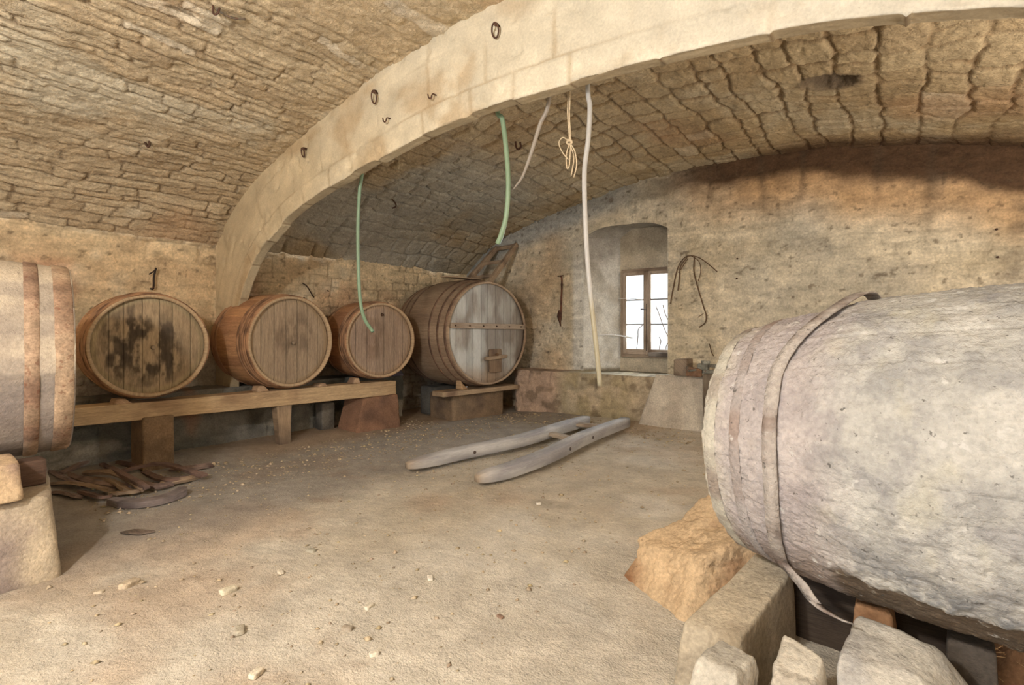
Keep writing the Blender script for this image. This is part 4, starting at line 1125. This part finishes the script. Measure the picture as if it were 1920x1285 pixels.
# ------------------------------------------------------------------ heap of old barrel staves and hoops
SG = 'heap of dark broken barrel staves on the floor'
rng = random.Random(4)
STV = [  # (start px, mid px, end px, width, base height, label)
    ((185, 887), (140, 866), (265, 857), .05, .05, None),
]
pile = [
    ((114, 888), (185, 858), (262, 856), .05, .075, 'bent hoop stave arching at the back of the dark heap'),
    ((262, 856), (290, 866), (316, 872), .05, .07, 'short reddish stave at the back of the heap beside the stone block'),
    ((226, 884), (300, 870), (384, 892), .05, .08, 'long bowed stave reaching out from the heap towards the block'),
    ((320, 880), (360, 877), (396, 872), .055, .03, 'straight stave end sticking out farthest at the right of the heap'),
    ((158, 886), (215, 887), (272, 917), .05, .10, 'pale curved stave lying on top in the middle of the heap'),
    ((190, 870), (230, 889), (276, 915), .04, .12, 'narrow stave crossing the top of the heap from the back'),
    ((92, 882), (125, 898), (160, 912), .05, .06, 'dark stave poking out at the left of the heap'),
    ((92, 908), (140, 906), (210, 920), .06, .06, 'tan stave lying along the left front of the heap'),
    ((150, 922), (190, 932), (206, 931), .05, .02, 'dark stave at the very front of the heap near the squared block'),
    ((125, 890), (180, 906), (245, 912), .05, .045, 'brown stave buried in the left middle of the heap'),
    ((205, 926), (250, 922), (268, 916), .045, .03, 'short stave end between the heap and the curved plank'),
    ((270, 885), (310, 900), (360, 896), .05, .035, 'reddish stave under the long bowed one'),
    ((240, 898), (290, 912), (322, 907), .05, .03, 'flat stave ending in rotten wood at the right front of the heap'),
    ((300, 908), (345, 900), (372, 893), .05, .02, 'crumbling dark stave on the ground at the right of the heap'),
    ((215, 868), (250, 873), (285, 880), .07, .045, 'short pale stave at the back middle of the heap'),
    ((100, 925), (115, 924), (148, 932), .05, .02, 'broken charred stick on the ground beside the squared block'),
    ((165, 896), (205, 900), (238, 920), .05, .065, 'second curved stave just below the pale one on top of the heap'),
]
for i, (p0, p1, p2, w, z, lab) in enumerate(pile):
    P = [atZ(*p0, z * .6 + .01), atZ(*p1, z + .012), atZ(*p2, z * .5 + .01)]
    P = catmull(P, 10); T = np.gradient(P, axis=0); T /= np.linalg.norm(T, axis=1)[:, None]; S = np.cross(T, [0, 0, 1.]); S /= np.linalg.norm(S, axis=1)[:, None]
    tl = rng.uniform(-.5, .5); Wd = S * math.cos(tl) + np.array([0, 0, 1.]) * math.sin(tl); Td = np.cross(T, Wd)
    V, F, U = strap(P, Wd, Td, w * 1.1 * np.linspace(.85, 1.1, len(P)), .024)
    V = V + .004 * fbm(V[:, 0] * 25, V[:, 1] * 25, V[:, 2] * 25, 3, i)[:, None]
    cc_ = [((156, 130, 118), (108, 84, 76)), ((176, 148, 118), (128, 102, 80)), ((138, 108, 96), (92, 72, 64))][i % 3]
    tag(make('barrel_stave', V, F, stained(V, *cc_, 9, i), 'wood', uv=U, smooth=False), lab, 'stave', SG)
# curved head piece in front of the heap
P = catmull([atZ(206, 940, .03), atZ(250, 944, .03), atZ(300, 938, .03), atZ(336, 925, .03), atZ(340, 918, .03)], 10)
T = np.gradient(P, axis=0); T /= np.linalg.norm(T, axis=1)[:, None]; S = np.cross(T, [0, 0, 1.])
V, F, U = strap(P, S, [0, 0, 1.], .11 * np.interp(np.linspace(0, 1, len(P)), [0, .2, .8, 1], [.5, 1, .9, .4]), .05)
tag(make('curved_plank', V, F, stained(V, (138, 124, 122), (96, 82, 80), 8), 'wood', uv=U, smooth=False), 'thick curved dark plank piece lying in front of the stave heap', 'plank')
# flat piece of bark on the floor and scattered stones
c = [atZ(222, 1001, .004), atZ(262, 1004, .004), atZ(294, 998, .004), atZ(255, 994, .004)]
V, F, U = hexa([*c, *[k + [0, 0, .012] for k in c]], 10, .3, .005, 7, 9)
tag(make('wood_chip', V, F, stained(V, (120, 100, 84), (96, 80, 68), 9), 'wood', uv=U), 'thin brown wood chip lying alone on the floor before the heap', 'chip')
PB = 'loose small stones on the earth floor'
for i, (px, py, s, lab, tone) in enumerate((
    (243, 1098, .030, 'flat tan stone on the floor right of the squared block', (190, 168, 136)),
    (428, 1110, .026, 'flat whitish stone on the open floor left of centre', (212, 200, 170)),
    (186, 1112, .014, 'small round tan pebble near the flat tan stone', (200, 180, 150)),
    (583, 1034, .018, 'grey-green lump on the open floor', (176, 168, 146)),
    (526, 1074, .015, 'small pale pebble left of the grey-green lump', (214, 200, 176)),
    (807, 1085, .016, 'white pebble alone in the middle of the floor', (224, 214, 196)),
    (692, 1139, .016, 'whitish pebble near the middle bottom of the floor', (214, 202, 178)),
    (480, 1265, .018, 'cream stone by the bottom edge of the picture', (222, 206, 178)),
    (702, 1227, .013, 'tiny cream pebble below the whitish one', (222, 208, 184)),
    (450, 1184, .020, 'dull grey flat stone at the lower left of the floor', (178, 166, 142)),
    (938, 1158, .012, 'brown pebble close to the stained floor patch', (150, 116, 92)),
    (651, 1180, .016, 'grey-brown chip on the reddish floor patch', (168, 152, 130)),
    (1010, 945, .014, 'pale pebble just below the ladder shaft end', (214, 204, 186)))):
    c = atZ(px, py, .0); rr = np.random.default_rng(i)
    ax = rr.uniform(0, 3.1); s2 = s * 1.25
    V, F, U = hexa(orbox(c, (math.cos(ax), math.sin(ax)), s2 * 1.3, s2 * .8, -.006, s * .9), 8, .5, s * .22, i, 30)
    tag(make('pebble', V, F, lin(tone), 'stone', uv=U), lab, 'stone', PB)


def gravel():
    rng = np.random.default_rng(8); Vs, Fs, Cs, n = [], [], [], 0
    base = np.array([(1, 0, 0), (-1, 0, 0), (0, 1, 0), (0, -1, 0), (0, 0, 1), (0, 0, -.3)], float)
    Fb = np.array([(0, 2, 4), (2, 1, 4), (1, 3, 4), (3, 0, 4), (2, 0, 5), (1, 2, 5), (3, 1, 5), (0, 3, 5)])
    for k in range(6500):
        r = rng.random()
        if r < .30: x, y = rng.uniform(-6.2, -4.6), rng.uniform(1.2, 6.8)
        elif r < .42: x, y = rng.uniform(-5.5, -2.0), rng.uniform(6.3, 7.15)
        elif r < .62: x, y = rng.normal(-3.6, .5), rng.uniform(3.4, 6.8)
        else: x, y = rng.uniform(-5.2, .3), rng.uniform(.6, 6.8)
        if (x < -5.7 and y < 5.1) or (x < -5.25 and y > 5.5) or (y > 7.0) or (x > -1.4 and 1.5 < y < 3.5) or (x < -3.7 and y < 1.1): continue
        s = abs(rng.normal(0, .0065)) + .0025
        if r < .42: s *= 1.5
        s = min(s, .028)
        c0 = np.array([x, y, float(floor_h(np.array(x), np.array(y))) + s * .15])
        a_ = rng.uniform(0, 6.28); R_ = np.array([[math.cos(a_), -math.sin(a_), 0], [math.sin(a_), math.cos(a_), 0], [0, 0, 1]])
        P_ = (base * rng.uniform(.6, 1.35, (6, 3)) * [1.2, .9, .6]) @ R_.T * s + c0
        Vs.append(P_); Fs.append(Fb + n); n += 6
        t = lin((190, 170, 138)) * rng.uniform(.65, 1.15) * np.array([1, rng.uniform(.93, 1), rng.uniform(.82, 1)]); Cs.append(np.repeat(t[None], 6, 0))
    V = np.vstack(Vs)
    tag(make('gravel', V, np.vstack(Fs), np.vstack(Cs), 'stone', uv=V[:, :2], base=(0, 0, 0), smooth=False), 'fine stone crumbs scattered over the earth floor', 'gravel', kind='stuff')


gravel()

# ------------------------------------------------------------------ hanging hoses and rope behind the arch
YH = YA + .24


def hang(name, pts, r, col, label, cat, Y=YH, mat='hose', group=None, cap=None):
    P = [atY(px, py, Y + (k * 0)) for k, (px, py) in enumerate(pts)]
    # the hidden upper end runs up to the vault
    top = P[0] + np.array([0, .0, max(.02, zv(P[0][0]) - P[0][2] + .0)])
    V, F, U = tube(np.vstack([[top], P]), r, 12, smooth_n=8)
    c = np.empty((len(V), 3)); c[:] = lin(col)
    return V, F, c, U


V, F, c, U = hang('green_hose', [(679, 318), (674, 360), (671, 430), (672, 500), (675, 560), (683, 597), (699, 622)], .017, (112, 148, 114), '', '')
tag(make('green_hose', V, F, c, 'hose', uv=U), 'thin green hose hanging behind the arch in front of the smallest row barrel', 'hose')
V, F, c, U = hang('green_hose', [(932, 200), (942, 225), (950, 290), (953, 350), (949, 405), (940, 440), (933, 457)], [.019] * 6 + [.021] * 2, (120, 152, 116), '', '')
tag(make('green_hose', V, F, c, 'hose', uv=U), 'thicker green hose hanging behind the arch down towards the leaning ladder', 'hose')
V, F, c, U = hang('grey_hose', [(1030, 180), (1012, 235), (995, 290), (980, 330), (962, 356)], [.016, .016, .016, .014, .010, .005], (146, 134, 120), '', '')
tag(make('grey_hose', V, F, c, 'hose', uv=U), 'short stiff grey-brown hose end slanting down from the arch', 'hose')
V, F, c, U = hang('grey_hose', [(1102, 160), (1106, 200), (1103, 260), (1096, 320), (1097, 400), (1101, 480), (1108, 560), (1118, 650), (1125, 724)], .017, (176, 174, 172), '', '')
m = sst(1.7, 1.5, V[:, 2]); c = mixc(c, lin((160, 150, 118)), m)
tag(make('grey_hose', V, F, c, 'hose', uv=U), 'long pale grey hose hanging in front of the window wall almost to the floor', 'hose')


def rope():
    root_p = atY(1068, 172, YH); b = MB(); rc = lin((206, 182, 142))
    mk = lambda pts: np.array([atY(x, y, YH) for x, y in pts])
    up = atY(1068, 165, YH); top = up + [0, 0, zv(up[0]) - up[2] + .02]
    root = thing('hemp_rope', tuple(atY(1075, 335, YH)), 'knotted pale hemp cord hanging between two hoses behind the arch', 'rope')
    for k, off in enumerate((-1.5, 1.5)):
        P = mk([(1067 + off, 172), (1066 + off, 215), (1069 + off * .6, 262)]); P = np.vstack([[top], P])
        V, F, U = tube(P, .0055, 7, smooth_n=6); b.add(V, F, rc, U)
    b.build('cord', 'rope', root)
    b = MB(); P = mk([(1064, 262), (1072, 266), (1068, 272), (1063, 267), (1071, 261)]); V, F, U = tube(P, .008, 7, smooth_n=5); b.add(V, F, rc, U); b.build('knot', 'rope', root)
    for pts in ([(1069, 268), (1078, 285), (1081, 310), (1076, 333)], [(1068, 268), (1062, 290), (1063, 315), (1067, 312), (1069, 290), (1070, 270)], [(1066, 266), (1056, 258), (1048, 268), (1054, 285), (1066, 300)], [(1069, 270), (1076, 295), (1073, 318), (1071, 330)]):
        V, F, U = tube(mk(pts), .0045, 6, smooth_n=6); make('tail', V, F, rc, 'rope', root, uv=U)


rope()
P = np.array([atY(748, 262, YH), atY(748, 322, YH)]); P[0][2] = zv(P[0][0]) + .02
V, F, U = tube(P, .0018, 5); tag(make('string', V, F, lin((196, 176, 130)), 'rope', uv=U), 'single thin string hanging behind the left half of the arch', 'string')

# ------------------------------------------------------------------ rings, hooks and nails
IR = (92, 62, 46)
RG = 'iron rings on the face of the arch'


def ring_on_arch(px, py, rx, rz, label, tilt=0.):
    c0 = atY(px, py, YA); root = thing('iron_ring', tuple(c0), label, 'ring', RG)
    x = np.array([math.cos(tilt), 0, math.sin(tilt)])
    V, F, U = tube([c0 + [0, .03, rz * .9], c0 + [0, -.02, rz * .9], c0 + [0, -.045, rz * .65], c0 + [.01, -.045, rz * .3], c0 + [.012, -.02, rz * .5], c0 + [.012, .03, rz * .6]], .007, 7, smooth_n=4)
    make('staple', V, F, lin(IR), 'iron', root, uv=U)
    th = np.linspace(0, 2 * np.pi, 25); P = [c0 + [0, -.035 - .01 * math.sin(t), 0] + x * rx * math.cos(t) + np.array([0, 0, rz * math.sin(t) - rz * .25]) for t in th]
    V, F, U = tube(P, .0065, 7, cap=False); make('ring', V, F, lin(IR), 'iron', root, uv=U)


ring_on_arch(934, 58, .030, .050, 'iron ring hanging highest on the arch face')
ring_on_arch(707, 182, .032, .055, 'iron ring on the arch face above the two small hooks')
ring_on_arch(574, 286, .026, .044, 'small iron ring lowest on the left of the arch face')


def wire(name, P, r, label, cat, col=IR, group=None, sn=6, mat='iron'):
    V, F, U = tube(np.array(P), r, 7, smooth_n=sn)
    return tag(make(name, V, F, lin(col), mat, uv=U), label, cat, group)


def hook_arch(px, py, s, label):
    c0 = atY(px, py, YA)
    wire('iron_hook', [c0 + [s * .5, .03, s * .4], c0 + [s * .5, -.03, s * .4], c0 + [s * .3, -.04, s * .1], c0 + [s * .3, -.045, -s * .5], c0 + [-s * .1, -.05, -s * .8], c0 + [-s * .6, -.05, -s * .3], c0 + [-s * .8, -.05, s * .5]], .0055, label, 'hook', group='small hooks on the arch face')


hook_arch(815, 183, .032, 'small iron hook on the arch face, the one higher up')
hook_arch(730, 227, .032, 'small iron hook on the arch face, the one lower down')
HV = 'hooks in the vault'
c0 = hit_vault(399, 10); wire('iron_hook', [c0 + [0, 0, .05], c0 + [0, 0, -.03], c0 + [.02, .0, -.07], c0 + [.05, .01, -.07], c0 + [.06, .02, -.03]], .007, 'iron hook in the near vault at the top edge of the picture', 'hook', group=HV)
c1 = hit_vault(460, 34); c0b = hit_vault(405, 13)
wire('iron_rod', [c0b + [0, 0, -.02], (c0b + c1) / 2 + [0, 0, -.035], c1 + [0, 0, -.01]], .008, 'thin iron rod fixed along the near vault beside the top hook', 'rod', (110, 96, 80))
c0 = hit_vault(272, 262); wire('iron_hook', [c0 + [-.03, 0, .04], c0 + [0, .0, -.02], c0 + [.03, .01, -.07], c0 + [.05, .02, -.06], c0 + [.04, .02, -.02]], .010, 'dark iron hook in the near vault left of the arch', 'hook', group=HV)
c0 = hit_vault(967, 265); wire('iron_hook', [c0 + [0, 0, .04], c0 + [0, 0, -.04], c0 + [.02, .01, -.10], c0 + [.06, .02, -.08], c0 + [.05, .02, -.02]], .012, 'dark hook in the far vault right of the thicker green hose', 'hook', group=HV)
c0 = hit_vault(734, 378); wire('iron_hook', [c0 + [0, 0, .04], c0 + [.05, .02, -.02], c0 + [.06, .03, -.07], c0 + [.0, .02, -.09]], .010, 'small black hook in the far vault right of the thin green hose', 'hook', group=HV)
a1, a2, a3, a4, a5 = [atX(x, y, XL + .03) for x, y in ((285, 541), (286, 520), (289, 503), (277, 515), (288, 508))]
root = thing('iron_peg', tuple(a1), 'black iron peg with a side prong on the wall above the stained barrel', 'peg')
off = np.array([.04, 0, 0])
V, F, U = tube([a1 + [-.06, 0, 0], a1 + off, a2 + off, a3 + off + [.02, 0, 0]], .011, 7, smooth_n=4); make('shank', V, F, lin((60, 48, 42)), 'iron', root, uv=U)
V, F, U = tube([a4 + off, (a4 + a5) / 2 + off, a5 + off], .008, 7, smooth_n=4); make('prong', V, F, lin((60, 48, 42)), 'iron', root, uv=U)
wire('iron_spike', [atX(567, 531, XL + .05), atX(576, 538, XL + .06), atX(587, 556, XL + .05), atX(588, 557, XL - .03)], .009, 'dark iron spike on the far wall above the middle barrel', 'spike', (70, 50, 40))
for px, py, lab in ((569, 558, 'nail stub in the wall just under the iron spike'), (614, 545, 'tiny nail in the wall right of the iron spike')):
    c0 = atX(px, py, XL); wire('nail', [c0 + [-.02, 0, 0], c0 + [.035, 0, -.01]], .009, lab, 'nail', (80, 56, 44), 'nails in the walls', 1)
for px, py, lab in ((1383, 485, 'upper of two nail stubs in the wall right of the dry vine'), (1382, 522, 'lower of two nail stubs in the wall right of the dry vine'), (1868, 430, 'nail stub high in the orange-toned wall at the right'), (1870, 482, 'rusty nail stub in a pale knob of the wall at the right')):
    c0 = atY(px, py, YW); wire('nail', [c0 + [0, .03, 0], c0 + [0, -.03, -.005]], .012, lab, 'nail', (80, 56, 44), 'nails in the walls', 1)
# rusty strap on the window wall
def wall_strap():
    Y = YW - .035; P = np.array([atY(x, y, Y) for x, y in ((1048, 517), (1053, 522), (1053, 545), (1052, 565), (1051, 600))])
    root = thing('rusty_strap', tuple(P[-1]), 'rusty iron strap with a frayed end hanging on the wall left of the window', 'strap')
    V, F, U = strap(catmull(P, 6), [1, 0, 0], [0, 1, 0], .028, .008); make('bar', V, F, stained(V, (126, 76, 50), (88, 56, 42), 12), 'iron', root, uv=U)
    P2 = np.array([atY(x, y, Y - .01) for x, y in ((1049, 582), (1048, 592), (1049, 600), (1051, 612))])
    V, F, U = strap(catmull(P2, 6), [1, 0, 0], [0, 1, 0], np.interp(np.linspace(0, 1, 19), [0, .4, 1], [.03, .075, .01]), .012); make('frayed_end', V, F, stained(V, (110, 72, 52), (84, 54, 42), 12), 'iron', root, uv=U)
    V, F, U = tube([atY(1046, 518, YW + .03), atY(1046, 518, Y - .02), atY(1056, 517, Y - .02)], .010, 6); make('nail', V, F, lin((80, 54, 40)), 'iron', root, uv=U)


wall_strap()
# dry vine on the wall
def vine():
    Y = YW - .05; mk = lambda pts, d=0.: [atY(x, y, Y - d) for x, y in pts]
    root = thing('dry_vine', tuple(atY(1295, 480, Y)), 'dry brown vine twigs hung in a bow on the wall right of the window', 'vine')
    for i, (pts, r, d) in enumerate((([(1257, 570), (1263, 535), (1270, 505), (1280, 487), (1292, 480), (1310, 483), (1330, 497), (1345, 510)], .008, 0),
                                     ([(1271, 545), (1274, 520), (1276, 500), (1288, 483)], .009, .02), ([(1302, 482), (1301, 510), (1310, 545), (1319, 575), (1324, 592), (1322, 605), (1311, 614)], .009, .01),
                                     ([(1296, 480), (1310, 490), (1314, 508), (1309, 528)], .006, .03), ([(1272, 512), (1280, 500), (1290, 485)], .006, .03), ([(1319, 588), (1309, 595)], .005, .01),
                                     ([(1330, 645), (1334, 660), (1338, 668)], .007, 0))):
        V, F, U = tube(mk(pts, d), r, 6, smooth_n=6); make('twig', V, F, lin((112, 86, 62)), 'wood', root, uv=U)


vine()
# cobweb threads by the window, twigs outside the panes
for k, (pa, pb, pc) in enumerate((((1118, 629), (1150, 628), (1186, 634)), ((1160, 560), (1180, 560), (1205, 562)))):
    w = [atY(*pa, 7.75), atY(*pb, 7.88), atY(*pc, 8.02)]
    P = catmull(w, 8); wd = np.linspace(.006, .03 if k == 0 else .012, len(P))
    V, F, U = strap(P, [0, .3, 1.], [0, 1, 0], wd, .002)
    tag(make('cobweb', V, F, lin((236, 238, 242)), 'rope', uv=U), ('bright cobweb strand stretched across the lower part of the window niche', 'thin cobweb thread beside the upper window panes')[k], 'cobweb')
tw = thing('garden_shrub', (-2.6, 9.2, .35), 'leafless twigs of a shrub outside the window panes', 'shrub')
V, F, U = tube([(-2.75, 9.2, .3), (-2.72, 9.2, .7), atY(1262, 660, 9.2), atY(1256, 640, 9.2)], .012, 6, smooth_n=5); make('stem', V, F, lin((120, 96, 84)), 'wood', tw, uv=U)
for pts in ([(1256, 640), (1243, 610), (1236, 590), (1230, 575)], [(1252, 600), (1246, 585), (1243, 572)], [(1194, 655), (1196, 632), (1197, 618), (1207, 608), (1214, 600)], [(1235, 668), (1237, 650), (1239, 640), (1236, 632)], [(1250, 668), (1249, 650), (1254, 640), (1256, 625)]):
    V, F, U = tube([atY(x, y, 9.2) for x, y in pts], .008, 6, smooth_n=5); make('twig', V, F, lin((120, 96, 84)), 'wood', tw, uv=U)
g = 30; X, Y = np.meshgrid(np.linspace(-12, 8, g), np.linspace(YW + .55, 22, g), indexing='ij')
tag(make('floor_outside', V3(X, Y, .35 + .1 * fbm(X, Y, None, 3, 2)), gquads(g, g), lin((150, 150, 110)), 'dirt', uv=np.stack([X, Y], -1), base=(0, 0, 0)), kind='structure')
